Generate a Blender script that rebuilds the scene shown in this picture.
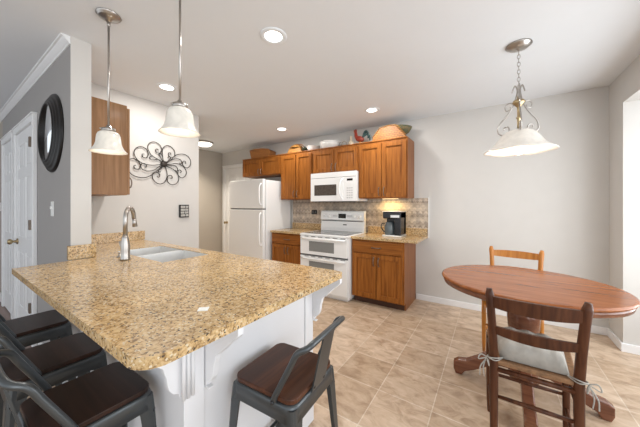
import bpy, bmesh, math, random
from mathutils import Vector, Matrix
for o in list(bpy.data.objects):
    bpy.data.objects.remove(o)
random.seed(7)
SC = bpy.context.scene
COL = SC.collection
PI = math.pi

# ------------------------------------------------------------------ camera
cam_d = bpy.data.cameras.new('camera')
cam_d.sensor_width = 36
cam_d.lens = 259 / 640 * 36
cam_d.shift_y = -8.5 / 640
cam_d.clip_start = 0.02
cam = bpy.data.objects.new('camera', cam_d)
cam.location = (0, 0, 1.275)
cam.rotation_euler = (PI / 2, 0, math.radians(33.4))
COL.objects.link(cam)
SC.camera = cam

# ------------------------------------------------------------------ world, light, exposure
w = bpy.data.worlds.new('world')
SC.world = w
w.use_nodes = True
w.node_tree.nodes['Background'].inputs[0].default_value = (0.88, 0.94, 1.0, 1)
w.node_tree.nodes['Background'].inputs[1].default_value = 0.93
SC.view_settings.view_transform = 'Standard'
SC.view_settings.look = 'None'
SC.view_settings.gamma = 1
SC.view_settings.use_curve_mapping = False
SC.view_settings.exposure = 0.48


def area(name, loc, rot, sx, sy, power, color=(1, 1, 1), spread=None):
    d = bpy.data.lights.new(name, 'AREA')
    d.shape = 'RECTANGLE'
    d.size = sx
    d.size_y = sy
    d.energy = power
    d.color = color
    if spread: d.spread = spread
    o = bpy.data.objects.new(name, d)
    o.location = loc
    o.rotation_euler = rot
    COL.objects.link(o)
    return o


# daylight through the window in the bay on the right; then added fill lamps without windows, behind and beside the camera
area('bay_daylight', (1.62, 2.2, 1.3), (0, PI / 2, 0), 1.7, 1.8, 34, (0.93, 0.97, 1.0))
area('rear_fill', (-1.6, -3.2, 1.5), (PI / 2, 0, 0), 5.0, 2.0, 6, (0.90, 0.95, 1.0))
area('side_fill', (2.1, -1.5, 1.35), (0, PI / 2, 0), 2.0, 2.6, 36, (0.92, 0.96, 1.0))


# ------------------------------------------------------------------ materials
def newmat(name):
    m = bpy.data.materials.new(name)
    m.use_nodes = True
    return m, m.node_tree.nodes, m.node_tree.links, m.node_tree.nodes['Principled BSDF']


def plain(name, c, rough=0.5, metal=0.0, noise=0.03, scale=8, spec=0.5, coat=0.0, bump=0.0):
    m, N, L, b = newmat(name)
    tc = N.new('ShaderNodeTexCoord')
    nz = N.new('ShaderNodeTexNoise')
    nz.inputs['Scale'].default_value = scale
    nz.inputs['Detail'].default_value = 4
    r = N.new('ShaderNodeValToRGB')
    r.color_ramp.elements[0].position = 0.3
    r.color_ramp.elements[1].position = 0.7
    r.color_ramp.elements[0].color = tuple(max(0, v * (1 - noise)) for v in c) + (1,)
    r.color_ramp.elements[1].color = tuple(min(1, v * (1 + noise)) for v in c) + (1,)
    L.new(tc.outputs['Object'], nz.inputs['Vector'])
    L.new(nz.outputs['Fac'], r.inputs['Fac'])
    L.new(r.outputs['Color'], b.inputs['Base Color'])
    b.inputs['Roughness'].default_value = rough
    b.inputs['Metallic'].default_value = metal
    b.inputs['Specular IOR Level'].default_value = spec
    b.inputs['Coat Weight'].default_value = coat
    if bump:
        bp = N.new('ShaderNodeBump')
        bp.inputs['Strength'].default_value = bump
        bp.inputs['Distance'].default_value = 0.002
        L.new(nz.outputs['Fac'], bp.inputs['Height'])
        L.new(bp.outputs['Normal'], b.inputs['Normal'])
    return m


def ramp(N, stops):
    r = N.new('ShaderNodeValToRGB')
    e = r.color_ramp.elements
    while len(e) < len(stops): e.new(0.5)
    for k, (p, c) in enumerate(stops):
        e[k].position = p
        e[k].color = tuple(c) + (1,)
    return r


def wood(name, c1, c2, c3, axis='Z', scale=1.0, rough=0.42, coat=0.04):
    """grain stretched along one axis of the world"""
    m, N, L, b = newmat(name)
    g = N.new('ShaderNodeNewGeometry')
    mp = N.new('ShaderNodeMapping')
    s = {'X': (1.5, 26, 26), 'Y': (26, 1.5, 26), 'Z': (26, 26, 1.5)}[axis]
    mp.inputs['Scale'].default_value = tuple(v * scale for v in s)
    nz = N.new('ShaderNodeTexNoise')
    nz.inputs['Scale'].default_value = 1.6
    nz.inputs['Detail'].default_value = 6
    nz.inputs['Distortion'].default_value = 0.6
    r = ramp(N, [(0.3, c1), (0.5, c2), (0.72, c3)])
    L.new(g.outputs['Position'], mp.inputs['Vector'])
    L.new(mp.outputs['Vector'], nz.inputs['Vector'])
    L.new(nz.outputs['Fac'], r.inputs['Fac'])
    L.new(r.outputs['Color'], b.inputs['Base Color'])
    b.inputs['Roughness'].default_value = rough
    b.inputs['Coat Weight'].default_value = coat
    b.inputs['Coat Roughness'].default_value = 0.15
    b.inputs['Specular IOR Level'].default_value = 0.22
    return m


def granite(name):
    m, N, L, b = newmat(name)
    g = N.new('ShaderNodeNewGeometry')
    n1 = N.new('ShaderNodeTexNoise')
    n1.inputs['Scale'].default_value = 62
    n1.inputs['Detail'].default_value = 5
    n1.inputs['Roughness'].default_value = 0.68
    n1.inputs['Distortion'].default_value = 0.5
    L.new(g.outputs['Position'], n1.inputs['Vector'])
    r1 = ramp(N, [(0.30, (0.12, 0.075, 0.04)), (0.40, (0.31, 0.19, 0.085)), (0.48, (0.57, 0.385, 0.18)),
                  (0.58, (0.67, 0.49, 0.27)), (0.74, (0.74, 0.60, 0.40))])
    L.new(n1.outputs['Fac'], r1.inputs['Fac'])
    n2 = N.new('ShaderNodeTexNoise')
    n2.inputs['Scale'].default_value = 5
    n2.inputs['Detail'].default_value = 3
    L.new(g.outputs['Position'], n2.inputs['Vector'])
    r2 = ramp(N, [(0.38, (0.86, 0.84, 0.82)), (0.62, (1.08, 1.05, 1.0))])
    L.new(n2.outputs['Fac'], r2.inputs['Fac'])
    mx = N.new('ShaderNodeMix')
    mx.data_type = 'RGBA'
    mx.blend_type = 'MULTIPLY'
    mx.inputs[0].default_value = 1
    L.new(r1.outputs['Color'], mx.inputs[6])
    L.new(r2.outputs['Color'], mx.inputs[7])
    v = N.new('ShaderNodeTexVoronoi')
    v.inputs['Scale'].default_value = 190
    L.new(g.outputs['Position'], v.inputs['Vector'])
    vs = ramp(N, [(0.05, (1, 1, 1)), (0.10, (0, 0, 0))])
    sep = N.new('ShaderNodeSeparateColor')
    L.new(v.outputs['Color'], sep.inputs[0])
    L.new(sep.outputs[0], vs.inputs['Fac'])
    m2 = N.new('ShaderNodeMix')
    m2.data_type = 'RGBA'
    L.new(vs.outputs['Color'], m2.inputs[0])
    L.new(mx.outputs[2], m2.inputs[6])
    m2.inputs[7].default_value = (0.06, 0.045, 0.035, 1)
    vs2 = ramp(N, [(0.90, (0, 0, 0)), (0.95, (1, 1, 1))])
    L.new(sep.outputs[1], vs2.inputs['Fac'])
    m3 = N.new('ShaderNodeMix')
    m3.data_type = 'RGBA'
    L.new(vs2.outputs['Color'], m3.inputs[0])
    L.new(m2.outputs[2], m3.inputs[6])
    m3.inputs[7].default_value = (0.66, 0.56, 0.40, 1)
    L.new(m3.outputs[2], b.inputs['Base Color'])
    b.inputs['Roughness'].default_value = 0.17
    return m


def tile_floor():
    m, N, L, b = newmat('tan_stone_tile')
    g = N.new('ShaderNodeNewGeometry')
    mp = N.new('ShaderNodeMapping')
    T = 0.34
    mp.inputs['Location'].default_value = (0.305 / T, -1.715 / T, 0)
    mp.inputs['Scale'].default_value = (1 / T, 1 / T, 1)
    L.new(g.outputs['Position'], mp.inputs['Vector'])
    br = N.new('ShaderNodeTexBrick')
    br.offset = 0.0
    br.inputs['Scale'].default_value = 1
    br.inputs['Brick Width'].default_value = 1
    br.inputs['Row Height'].default_value = 1
    br.inputs['Mortar Size'].default_value = 0.010
    br.inputs['Mortar Smooth'].default_value = 0.3
    br.inputs['Color1'].default_value = (0.48, 0.355, 0.245, 1)
    br.inputs['Color2'].default_value = (0.62, 0.485, 0.36, 1)
    br.inputs['Mortar'].default_value = (0.66, 0.56, 0.45, 1)
    L.new(mp.outputs['Vector'], br.inputs['Vector'])
    mp2 = N.new('ShaderNodeMapping')
    mp2.inputs['Scale'].default_value = (1, 1.8, 1)
    mp2.inputs['Rotation'].default_value = (0, 0, 0.5)
    L.new(g.outputs['Position'], mp2.inputs['Vector'])
    nz = N.new('ShaderNodeTexNoise')
    nz.inputs['Scale'].default_value = 7.5
    nz.inputs['Detail'].default_value = 8
    nz.inputs['Roughness'].default_value = 0.62
    nz.inputs['Distortion'].default_value = 0.8
    L.new(mp2.outputs['Vector'], nz.inputs['Vector'])
    r = ramp(N, [(0.30, (0.66, 0.58, 0.52)), (0.5, (0.98, 0.95, 0.92)), (0.68, (1.18, 1.20, 1.24))])
    L.new(nz.outputs['Fac'], r.inputs['Fac'])
    mx = N.new('ShaderNodeMix')
    mx.data_type = 'RGBA'
    mx.blend_type = 'MULTIPLY'
    mx.inputs[0].default_value = 1
    L.new(br.outputs['Color'], mx.inputs[6])
    L.new(r.outputs['Color'], mx.inputs[7])
    L.new(mx.outputs[2], b.inputs['Base Color'])
    b.inputs['Roughness'].default_value = 0.38
    bp = N.new('ShaderNodeBump')
    bp.invert = True
    bp.inputs['Strength'].default_value = 0.3
    bp.inputs['Distance'].default_value = 0.003
    L.new(br.outputs['Fac'], bp.inputs['Height'])
    L.new(bp.outputs['Normal'], b.inputs['Normal'])
    return m


def mosaic():
    """small stone mosaic laid on the diagonal, on a wall facing -Y"""
    m, N, L, b = newmat('stone_mosaic')
    g = N.new('ShaderNodeNewGeometry')
    sx = N.new('ShaderNodeSeparateXYZ')
    cb = N.new('ShaderNodeCombineXYZ')
    L.new(g.outputs['Position'], sx.inputs[0])
    pp = N.new('ShaderNodeMath')
    pp.operation = 'PINGPONG'
    pp.inputs[1].default_value = 0.036
    L.new(sx.outputs[0], pp.inputs[0])
    L.new(pp.outputs[0], cb.inputs[0])
    L.new(sx.outputs[2], cb.inputs[1])
    mp = N.new('ShaderNodeMapping')
    mp.inputs['Rotation'].default_value = (0, 0, PI / 4)
    L.new(cb.outputs[0], mp.inputs['Vector'])
    br = N.new('ShaderNodeTexBrick')
    br.inputs['Scale'].default_value = 26
    br.inputs['Brick Width'].default_value = 1.0
    br.inputs['Row Height'].default_value = 0.5
    br.inputs['Mortar Size'].default_value = 0.02
    br.inputs['Color1'].default_value = (0.27, 0.21, 0.16, 1)
    br.inputs['Color2'].default_value = (0.60, 0.50, 0.39, 1)
    br.inputs['Mortar'].default_value = (0.47, 0.42, 0.36, 1)
    L.new(mp.outputs['Vector'], br.inputs['Vector'])
    nz = N.new('ShaderNodeTexNoise')
    nz.inputs['Scale'].default_value = 16
    nz.inputs['Detail'].default_value = 3
    L.new(g.outputs['Position'], nz.inputs['Vector'])
    r = ramp(N, [(0.35, (0.75, 0.75, 0.78)), (0.65, (1.2, 1.2, 1.2))])
    L.new(nz.outputs['Fac'], r.inputs['Fac'])
    mx = N.new('ShaderNodeMix')
    mx.data_type = 'RGBA'
    mx.blend_type = 'MULTIPLY'
    mx.inputs[0].default_value = 1
    L.new(br.outputs['Color'], mx.inputs[6])
    L.new(r.outputs['Color'], mx.inputs[7])
    L.new(mx.outputs[2], b.inputs['Base Color'])
    b.inputs['Roughness'].default_value = 0.4
    return m


def weave(name, c1, c2, sc=60):
    m, N, L, b = newmat(name)
    g = N.new('ShaderNodeTexCoord')
    mp = N.new('ShaderNodeMapping')
    mp.inputs['Scale'].default_value = (1, 1, 1.6)
    L.new(g.outputs['Object'], mp.inputs['Vector'])
    ck = N.new('ShaderNodeTexChecker')
    ck.inputs['Scale'].default_value = sc
    ck.inputs['Color1'].default_value = c1 + (1,)
    ck.inputs['Color2'].default_value = c2 + (1,)
    L.new(mp.outputs['Vector'], ck.inputs['Vector'])
    L.new(ck.outputs['Color'], b.inputs['Base Color'])
    b.inputs['Roughness'].default_value = 0.6
    return m


def emit(name, c, s):
    m, N, L, b = newmat(name)
    b.inputs['Base Color'].default_value = c + (1,)
    b.inputs['Emission Color'].default_value = c + (1,)
    b.inputs['Emission Strength'].default_value = s
    return m


def shade_glass(name, c, s):
    """frosted alabaster glass lit by the bulb inside it"""
    m, N, L, b = newmat(name)
    g = N.new('ShaderNodeTexCoord')
    nz = N.new('ShaderNodeTexNoise')
    nz.inputs['Scale'].default_value = 14
    nz.inputs['Detail'].default_value = 4
    nz.inputs['Distortion'].default_value = 1.5
    L.new(g.outputs['Object'], nz.inputs['Vector'])
    r = ramp(N, [(0.35, tuple(v * 0.9 for v in c)), (0.6, c)])
    L.new(nz.outputs['Fac'], r.inputs['Fac'])
    L.new(r.outputs['Color'], b.inputs['Base Color'])
    L.new(r.outputs['Color'], b.inputs['Emission Color'])
    b.inputs['Emission Strength'].default_value = s
    b.inputs['Roughness'].default_value = 0.25
    return m


M = {}
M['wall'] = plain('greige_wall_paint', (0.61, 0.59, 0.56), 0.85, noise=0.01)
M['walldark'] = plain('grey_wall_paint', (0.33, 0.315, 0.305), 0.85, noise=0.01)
M['hallwall'] = plain('tan_wall_paint', (0.42, 0.375, 0.32), 0.85, noise=0.01)
M['ceiling'] = plain('white_ceiling_paint', (0.76, 0.785, 0.81), 0.9, noise=0.005)
M['trim'] = plain('white_trim_paint', (0.82, 0.82, 0.82), 0.35, noise=0.01)
M['cabwhite'] = plain('white_panel_paint', (0.76, 0.76, 0.775), 0.45, noise=0.01)
M['appliance'] = plain('white_enamel', (0.84, 0.84, 0.83), 0.25, noise=0.005)
M['oak'] = wood('honey_oak', (0.17, 0.052, 0.008), (0.285, 0.095, 0.015), (0.38, 0.138, 0.026), 'Z')
M['oakside'] = wood('oak_side', (0.19, 0.070, 0.024), (0.25, 0.095, 0.035), (0.30, 0.125, 0.05), 'Z')
M['oakpale'] = wood('pale_oak_veneer', (0.21, 0.105, 0.045), (0.265, 0.138, 0.062), (0.32, 0.172, 0.082), 'Z')
M['oakdark'] = plain('dark_toe_kick', (0.07, 0.028, 0.014), 0.6)
M['tablewood'] = wood('table_wood', (0.21, 0.062, 0.018), (0.30, 0.095, 0.028), (0.38, 0.135, 0.044), 'X', 1.0, 0.22, 0.10)
M['tableedge'] = wood('dark_table_edge', (0.13, 0.048, 0.026), (0.18, 0.07, 0.038), (0.24, 0.10, 0.05), 'X', 1.0, 0.22, 0.4)
M['chairdark'] = wood('walnut_chair_wood', (0.045, 0.015, 0.007), (0.078, 0.026, 0.011), (0.115, 0.042, 0.018), 'Z', 1, 0.38, 0.05)
M['chairlight'] = wood('golden_oak_chair_wood', (0.36, 0.13, 0.02), (0.46, 0.175, 0.033), (0.54, 0.23, 0.05), 'Z', 1, 0.3, 0.3)
M['seatwood'] = wood('dark_stool_seat_wood', (0.040, 0.015, 0.008), (0.068, 0.025, 0.013), (0.12, 0.044, 0.022), 'Y', 0.7, 0.34, 0.06)
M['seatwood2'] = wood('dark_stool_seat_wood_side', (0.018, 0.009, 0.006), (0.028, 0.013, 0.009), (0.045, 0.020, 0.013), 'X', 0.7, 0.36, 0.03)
M['rush'] = plain('rush_seat', (0.25, 0.13, 0.06), 0.7, noise=0.3, scale=60)
M['gun'] = plain('gunmetal', (0.085, 0.092, 0.096), 0.34, 0.7, noise=0.06)
M['steel'] = plain('stainless_steel', (0.84, 0.84, 0.83), 0.36, 0.75, noise=0.03, scale=20)
M['nickel'] = plain('brushed_nickel', (0.44, 0.41, 0.38), 0.3, 1.0, noise=0.04, scale=20)
M['bronze'] = plain('dark_bronze', (0.10, 0.075, 0.06), 0.35, 0.8)
M['pewter'] = plain('pewter_pull', (0.20, 0.16, 0.13), 0.35, 0.8)
M['brass'] = plain('aged_brass', (0.42, 0.32, 0.18), 0.3, 1.0)
M['black'] = plain('black_plastic', (0.012, 0.012, 0.014), 0.25)
M['blackframe'] = plain('black_mirror_frame', (0.010, 0.008, 0.007), 0.35, noise=0.2, spec=0.3)
M['iron'] = plain('dark_wrought_iron', (0.045, 0.038, 0.033), 0.5, 0.5)
M['mirror'] = plain('mirror_glass', (0.85, 0.86, 0.87), 0.03, 1.0, noise=0)
M['cooktop'] = plain('grey_glass_cooktop', (0.09, 0.09, 0.095), 0.08)
M['ovenglass'] = plain('grey_oven_glass', (0.22, 0.22, 0.21), 0.12)
M['microglass'] = plain('dark_mesh_glass', (0.07, 0.055, 0.045), 0.15, noise=0.4, scale=120)
M['slot'] = plain('dark_gap', (0.10, 0.10, 0.10), 0.6)
M['greyline'] = plain('grey_line', (0.55, 0.55, 0.55), 0.4)
M['granite'] = granite('gold_granite')
M['tile'] = tile_floor()
M['mosaic'] = mosaic()
M['woodfloor'] = wood('brown_wood_floor', (0.17, 0.11, 0.09), (0.24, 0.16, 0.135), (0.30, 0.21, 0.18), 'X', 0.6, 0.35)
M['basket'] = weave('brown_wicker', (0.36, 0.16, 0.045), (0.22, 0.09, 0.025))
M['basket2'] = weave('honey_wicker', (0.62, 0.34, 0.09), (0.42, 0.20, 0.045), 45)
M['basketgold'] = weave('golden_wicker', (0.66, 0.40, 0.13), (0.42, 0.22, 0.06), 38)
M['green'] = weave('green_wicker', (0.07, 0.10, 0.055), (0.20, 0.13, 0.05), 40)
M['ceramic'] = plain('white_ceramic', (0.80, 0.79, 0.76), 0.15)
M['stone'] = plain('grey_stoneware', (0.36, 0.32, 0.27), 0.5, noise=0.2)
M['creamfig'] = plain('cream_glaze', (0.60, 0.50, 0.37), 0.3, noise=0.1)
M['red'] = plain('rooster_red', (0.24, 0.030, 0.014), 0.3, noise=0.3, scale=30)
M['teal'] = plain('rooster_dark_teal', (0.02, 0.055, 0.055), 0.3, noise=0.3, scale=30)
M['orange'] = plain('rooster_gold', (0.58, 0.24, 0.04), 0.3)
M['plant'] = plain('dark_leaf', (0.045, 0.06, 0.03), 0.5, noise=0.3)
M['cushion'] = plain('beige_cotton', (0.40, 0.375, 0.335), 0.9, noise=0.12, scale=25, bump=0.4)
M['paper'] = plain('white_paper', (0.85, 0.85, 0.82), 0.7)
M['switch'] = plain('white_switch_plastic', (0.80, 0.80, 0.78), 0.35)
M['signgrey'] = plain('pale_sign_face', (0.42, 0.41, 0.38), 0.7, noise=0.25, scale=50)
M['can'] = emit('lit_downlight', (1.0, 0.97, 0.92), 6)
M['bulb'] = emit('lit_bulb', (1.0, 0.90, 0.74), 1.6)
M['shade'] = shade_glass('alabaster_bell_glass', (0.72, 0.68, 0.61), 0.10)
M['shade2'] = shade_glass('alabaster_dome_glass', (0.76, 0.71, 0.64), 0.12)
M['strip'] = emit('lit_under_cabinet_strip', (1.0, 0.80, 0.42), 1.0)
M['display'] = plain('black_display', (0.01, 0.012, 0.015), 0.1)


def splint(name, c1, c2, dark):
    m, N, L, b = newmat(name)
    g = N.new('ShaderNodeTexCoord')
    sx = N.new('ShaderNodeSeparateXYZ')
    cb = N.new('ShaderNodeCombineXYZ')
    L.new(g.outputs['Object'], sx.inputs[0])
    L.new(sx.outputs[0], cb.inputs[0])
    L.new(sx.outputs[2], cb.inputs[1])
    br = N.new('ShaderNodeTexBrick')
    br.inputs['Scale'].default_value = 26
    br.inputs['Brick Width'].default_value = 1.1
    br.inputs['Row Height'].default_value = 0.62
    br.inputs['Mortar Size'].default_value = 0.07
    br.inputs['Color1'].default_value = c1 + (1,)
    br.inputs['Color2'].default_value = c2 + (1,)
    br.inputs['Mortar'].default_value = dark + (1,)
    L.new(cb.outputs[0], br.inputs['Vector'])
    L.new(br.outputs['Color'], b.inputs['Base Color'])
    b.inputs['Roughness'].default_value = 0.55
    return m


M['basketgold'] = splint('golden_splint_weave', (0.42, 0.17, 0.03), (0.33, 0.12, 0.02), (0.07, 0.022, 0.006))
M['basket'] = splint('brown_splint_weave', (0.42, 0.17, 0.04), (0.34, 0.125, 0.028), (0.10, 0.035, 0.01))
M['basket2'] = splint('honey_splint_weave', (0.52, 0.25, 0.05), (0.42, 0.18, 0.035), (0.15, 0.06, 0.015))


# ------------------------------------------------------------------ mesh helpers
def box(bm, x0, x1, y0, y1, z0, z1, bev=0.0, seg=2):
    tmp = bmesh.new()
    vs = [tmp.verts.new((x, y, z)) for x in (x0, x1) for y in (y0, y1) for z in (z0, z1)]
    for f in ((0, 1, 3, 2), (4, 6, 7, 5), (0, 4, 5, 1), (2, 3, 7, 6), (0, 2, 6, 4), (1, 5, 7, 3)):
        tmp.faces.new([vs[i] for i in f])
    bmesh.ops.recalc_face_normals(tmp, faces=tmp.faces)
    if bev:
        bmesh.ops.bevel(tmp, geom=list(tmp.edges), offset=bev, segments=seg, profile=0.5, affect='EDGES')
    merge(bm, tmp)


def merge(bm, tmp, mat=None):
    if mat: bmesh.ops.transform(tmp, matrix=mat, verts=tmp.verts)
    me = bpy.data.meshes.new('t')
    tmp.to_mesh(me)
    tmp.free()
    bm.from_mesh(me)
    bpy.data.meshes.remove(me)


def prism(bm, pts, mapf, d0, d1, bev=0.0):
    """closed 2D outline pts, mapf(u,v,d) -> xyz, extruded d0..d1"""
    tmp = bmesh.new()
    a = [tmp.verts.new(mapf(u, v, d0)) for u, v in pts]
    b = [tmp.verts.new(mapf(u, v, d1)) for u, v in pts]
    n = len(pts)
    tmp.faces.new(a)
    tmp.faces.new(b[::-1])
    for i in range(n):
        tmp.faces.new((a[i], b[i], b[(i + 1) % n], a[(i + 1) % n]))
    bmesh.ops.recalc_face_normals(tmp, faces=tmp.faces)
    if bev:
        ed = [e for e in tmp.edges if (e.verts[0] in a) == (e.verts[1] in a)]
        bmesh.ops.bevel(tmp, geom=ed, offset=bev, segments=2, profile=0.5, affect='EDGES')
    merge(bm, tmp)


def lathe(bm, prof, c=(0, 0, 0), seg=32, fn=None, mat=None):
    """prof [(r,z)], around z; fn(angle, r, z) may reshape"""
    tmp = bmesh.new()
    rings = []
    for r, z in prof:
        if r < 1e-5:
            rings.append([tmp.verts.new((0, 0, z))])
        else:
            ring = []
            for k in range(seg):
                a = 2 * PI * k / seg
                rr, zz = (fn(a, r, z) if fn else (r, z))
                ring.append(tmp.verts.new((rr * math.cos(a), rr * math.sin(a), zz)))
            rings.append(ring)
    for A, B in zip(rings, rings[1:]):
        for k in range(seg):
            k2 = (k + 1) % seg
            if len(A) == 1 and len(B) == 1: continue
            if len(A) == 1: tmp.faces.new((A[0], B[k], B[k2]))
            elif len(B) == 1: tmp.faces.new((A[k], A[k2], B[0]))
            else: tmp.faces.new((A[k], A[k2], B[k2], B[k]))
    bmesh.ops.recalc_face_normals(tmp, faces=tmp.faces)
    for f in tmp.faces: f.smooth = True
    merge(bm, tmp, Matrix.Translation(c) @ (mat if mat else Matrix.Identity(4)))


def tube(bm, pts, r, seg=10, closed=False, sq=None):
    """round (or flat, sq=(w,h)) bar swept along points; r number or list"""
    P = [Vector(p) for p in pts]
    n = len(P)
    R = r if isinstance(r, (list, tuple)) else [r] * n
    tmp = bmesh.new()
    rings = []
    up = None
    for i in range(n):
        if closed: t = P[(i + 1) % n] - P[i - 1]
        elif i == 0: t = P[1] - P[0]
        elif i == n - 1: t = P[-1] - P[-2]
        else: t = (P[i + 1] - P[i]).normalized() + (P[i] - P[i - 1]).normalized()
        t.normalize()
        if up is None:
            up = Vector((0, 0, 1)) if abs(t.z) < 0.9 else Vector((1, 0, 0))
        s = t.cross(up)
        if s.length < 1e-4: s = t.cross(Vector((0, 1, 0)))
        s.normalize()
        up = s.cross(t).normalized()
        ring = []
        for k in range(seg):
            a = 2 * PI * k / seg
            ring.append(tmp.verts.new(P[i] + (s * math.cos(a) + up * math.sin(a)) * R[i]))
        rings.append(ring)
    m = n if closed else n - 1
    for i in range(m):
        A, B = rings[i], rings[(i + 1) % n]
        for k in range(seg):
            k2 = (k + 1) % seg
            tmp.faces.new((A[k], A[k2], B[k2], B[k]))
    if not closed:
        tmp.faces.new(rings[0][::-1])
        tmp.faces.new(rings[-1])
    bmesh.ops.recalc_face_normals(tmp, faces=tmp.faces)
    for f in tmp.faces: f.smooth = True
    merge(bm, tmp)


def smooth_path(ctrl, n=8, closed=False):
    """Catmull-Rom through the control points"""
    C = [Vector(c) for c in ctrl]
    out = []
    L = len(C)
    rng = L if closed else L - 1
    for i in range(rng):
        p0 = C[i - 1] if (i > 0 or closed) else C[0] * 2 - C[1]
        p1 = C[i]
        p2 = C[(i + 1) % L]
        p3 = C[(i + 2) % L] if (i + 2 < L or closed) else C[-1] * 2 - C[-2]
        for k in range(n):
            t = k / n
            out.append(0.5 * ((2 * p1) + (p2 - p0) * t + (2 * p0 - 5 * p1 + 4 * p2 - p3) * t * t + (3 * p1 - p0 - 3 * p2 + p3) * t ** 3))
    if not closed: out.append(C[-1])
    return out


def obj(name, bm, m, parent=None, smooth=None):
    me = bpy.data.meshes.new(name)
    bm.normal_update()
    bm.to_mesh(me)
    bm.free()
    me.materials.append(M[m] if isinstance(m, str) else m)
    o = bpy.data.objects.new(name, me)
    COL.objects.link(o)
    if parent: o.parent = parent
    return o


def B(): return bmesh.new()


def boxo(name, m, parent, *a, bev=0.0):
    bm = B()
    box(bm, *a, bev=bev)
    return obj(name, bm, m, parent)


def tag(o, label, cat, group=None, kind=None):
    o['label'] = label
    o['category'] = cat
    if group: o['group'] = group
    if kind: o['kind'] = kind
    return o


def thing(name, label, cat, loc=(0, 0, 0), rz=0, group=None):
    o = bpy.data.objects.new(name, None)
    COL.objects.link(o)
    o.empty_display_size = 0.05
    o.location = loc
    o.rotation_euler = (0, 0, rz)
    return tag(o, label, cat, group)


def struct(o, label=None, cat=None):
    o['kind'] = 'structure'
    if label: o['label'] = label
    if cat: o['category'] = cat
    return o


def kids(o): return [c for c in bpy.data.objects if c.parent == o]


def copy_tree(o, parent=None):
    c = o.copy()
    COL.objects.link(c)
    if parent: c.parent = parent
    for ch in kids(o): copy_tree(ch, c)
    return c


# ================================================================== SETTING
YB = 3.66      # back wall
XR = 0.963     # right wall
H = 2.44


def sbox(name, m, label, *a, bev=0.0):
    return struct(boxo(name, m, None, *a, bev=bev), label, 'wall' if name.startswith('wall') else name.split('_')[0])


sbox('floor', 'tile', 'tan square stone tile floor of the kitchen', -5.3, 2.0, 0.2, 3.9, -0.1, 0)
sbox('floor_near', 'tile', 'tan square stone tile floor around the stools', -2.6, 2.0, -3.0, 0.2, -0.1, 0)
sbox('floor_hallway', 'woodfloor', 'brown wood floor of the hallway on the left', -8.5, -2.6, -3.0, 0.2, -0.1, 0)
sbox('floor_doorway', 'woodfloor', 'brown wood floor by the hallway doors', -8.5, -2.6, 0.2, 0.56, -0.098, 0.002)
sbox('ceiling', 'ceiling', 'smooth white ceiling', -8.5, 2.0, -3.0, 3.9, H, H + 0.1)
sbox('wall_back', 'wall', 'greige back wall behind stove and dining table', -5.2, XR + 0.12, YB, YB + 0.12, 0, H)
sbox('wall_right', 'wall', 'short greige wall right of the dining corner', XR, XR + 0.12, 3.34, YB, 0, H)
# bay
sbox('wall_bay_header', 'wall', 'greige header above the window bay', XR, XR + 0.12, -0.5, 3.34, 2.17, H)
sbox('wall_bay_side', 'wall', 'pale side wall of the window bay', XR + 0.12, 1.7, 3.34, 3.46, 0, 2.30)
sbox('wall_bay_top', 'ceiling', 'white soffit of the window bay', XR + 0.12, 1.7, -0.5, 3.34, 2.17, 2.27)
sbox('wall_bay_below', 'wall', 'wall under the bay window', 1.6, 1.7, 0.9, 3.34, 0, 0.35)
bm = B()
for y0, y1 in ((0.95, 1.02), (1.72, 1.78), (2.48, 2.54), (3.27, 3.34)): box(bm, 1.6, 1.68, y0, y1, 0.35, 2.17, 0.004)
for z0 in (0.35, 1.25, 2.10): box(bm, 1.6, 1.68, 0.95, 3.34, z0, z0 + 0.07, 0.004)
struct(obj('window_1', bm, 'trim'), 'white framed bay window', 'window')
# kitchen side walls
sbox('wall_sink', 'wall', 'greige wall behind the sink carrying the flower art', -3.30, -3.18, 0.656, 1.95, 0, H)
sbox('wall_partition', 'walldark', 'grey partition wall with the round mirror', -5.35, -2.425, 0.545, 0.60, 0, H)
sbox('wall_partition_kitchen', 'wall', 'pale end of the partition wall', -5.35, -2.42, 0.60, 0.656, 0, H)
boxo('wall_partition_cap', 'wall', None, -2.425, -2.42, 0.545, 0.60, 0, H)
struct(bpy.data.objects['wall_partition_cap'], 'pale end face of the partition wall', 'wall')
sbox('wall_hall_return', 'hallwall', 'hall wall behind the sink wall', -5.05, -3.30, 1.83, 1.95, 0, H)
sbox('wall_hall', 'hallwall', 'tan side wall of the hall left of the back door', -5.17, -5.05, 1.83, YB, 0, H)
sbox('wall_left', 'hallwall', 'tan far wall of the hallway on the left', -8.5, -5.35, 0.545, 0.66, 0, H)
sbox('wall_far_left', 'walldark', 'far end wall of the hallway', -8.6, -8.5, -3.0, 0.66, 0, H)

# baseboards
bm = B()
box(bm, -0.845, XR, YB - 0.016, YB, 0, 0.075, 0.004)
struct(obj('baseboard_back', bm, 'trim'), 'white baseboard of the back wall', 'baseboard')
bm = B()
box(bm, XR - 0.016, XR, 3.34, YB - 0.016, 0, 0.075, 0.004)
struct(obj('baseboard_right', bm, 'trim'), 'white baseboard of the short right wall', 'baseboard')
bm = B()
box(bm, XR - 0.016, 1.6, 3.324, 3.34, 0, 0.075, 0.004)
struct(obj('baseboard_bay', bm, 'trim'), 'white baseboard of the bay side wall', 'baseboard')
bm = B()
box(bm, -8.5, -5.33, 0.53, 0.545, 0, 0.10, 0.004)
box(bm, -3.30, -2.42, 0.53, 0.545, 0, 0.10, 0.004)
struct(obj('baseboard_left', bm, 'trim'), 'white baseboard of the partition wall', 'baseboard')

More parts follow.
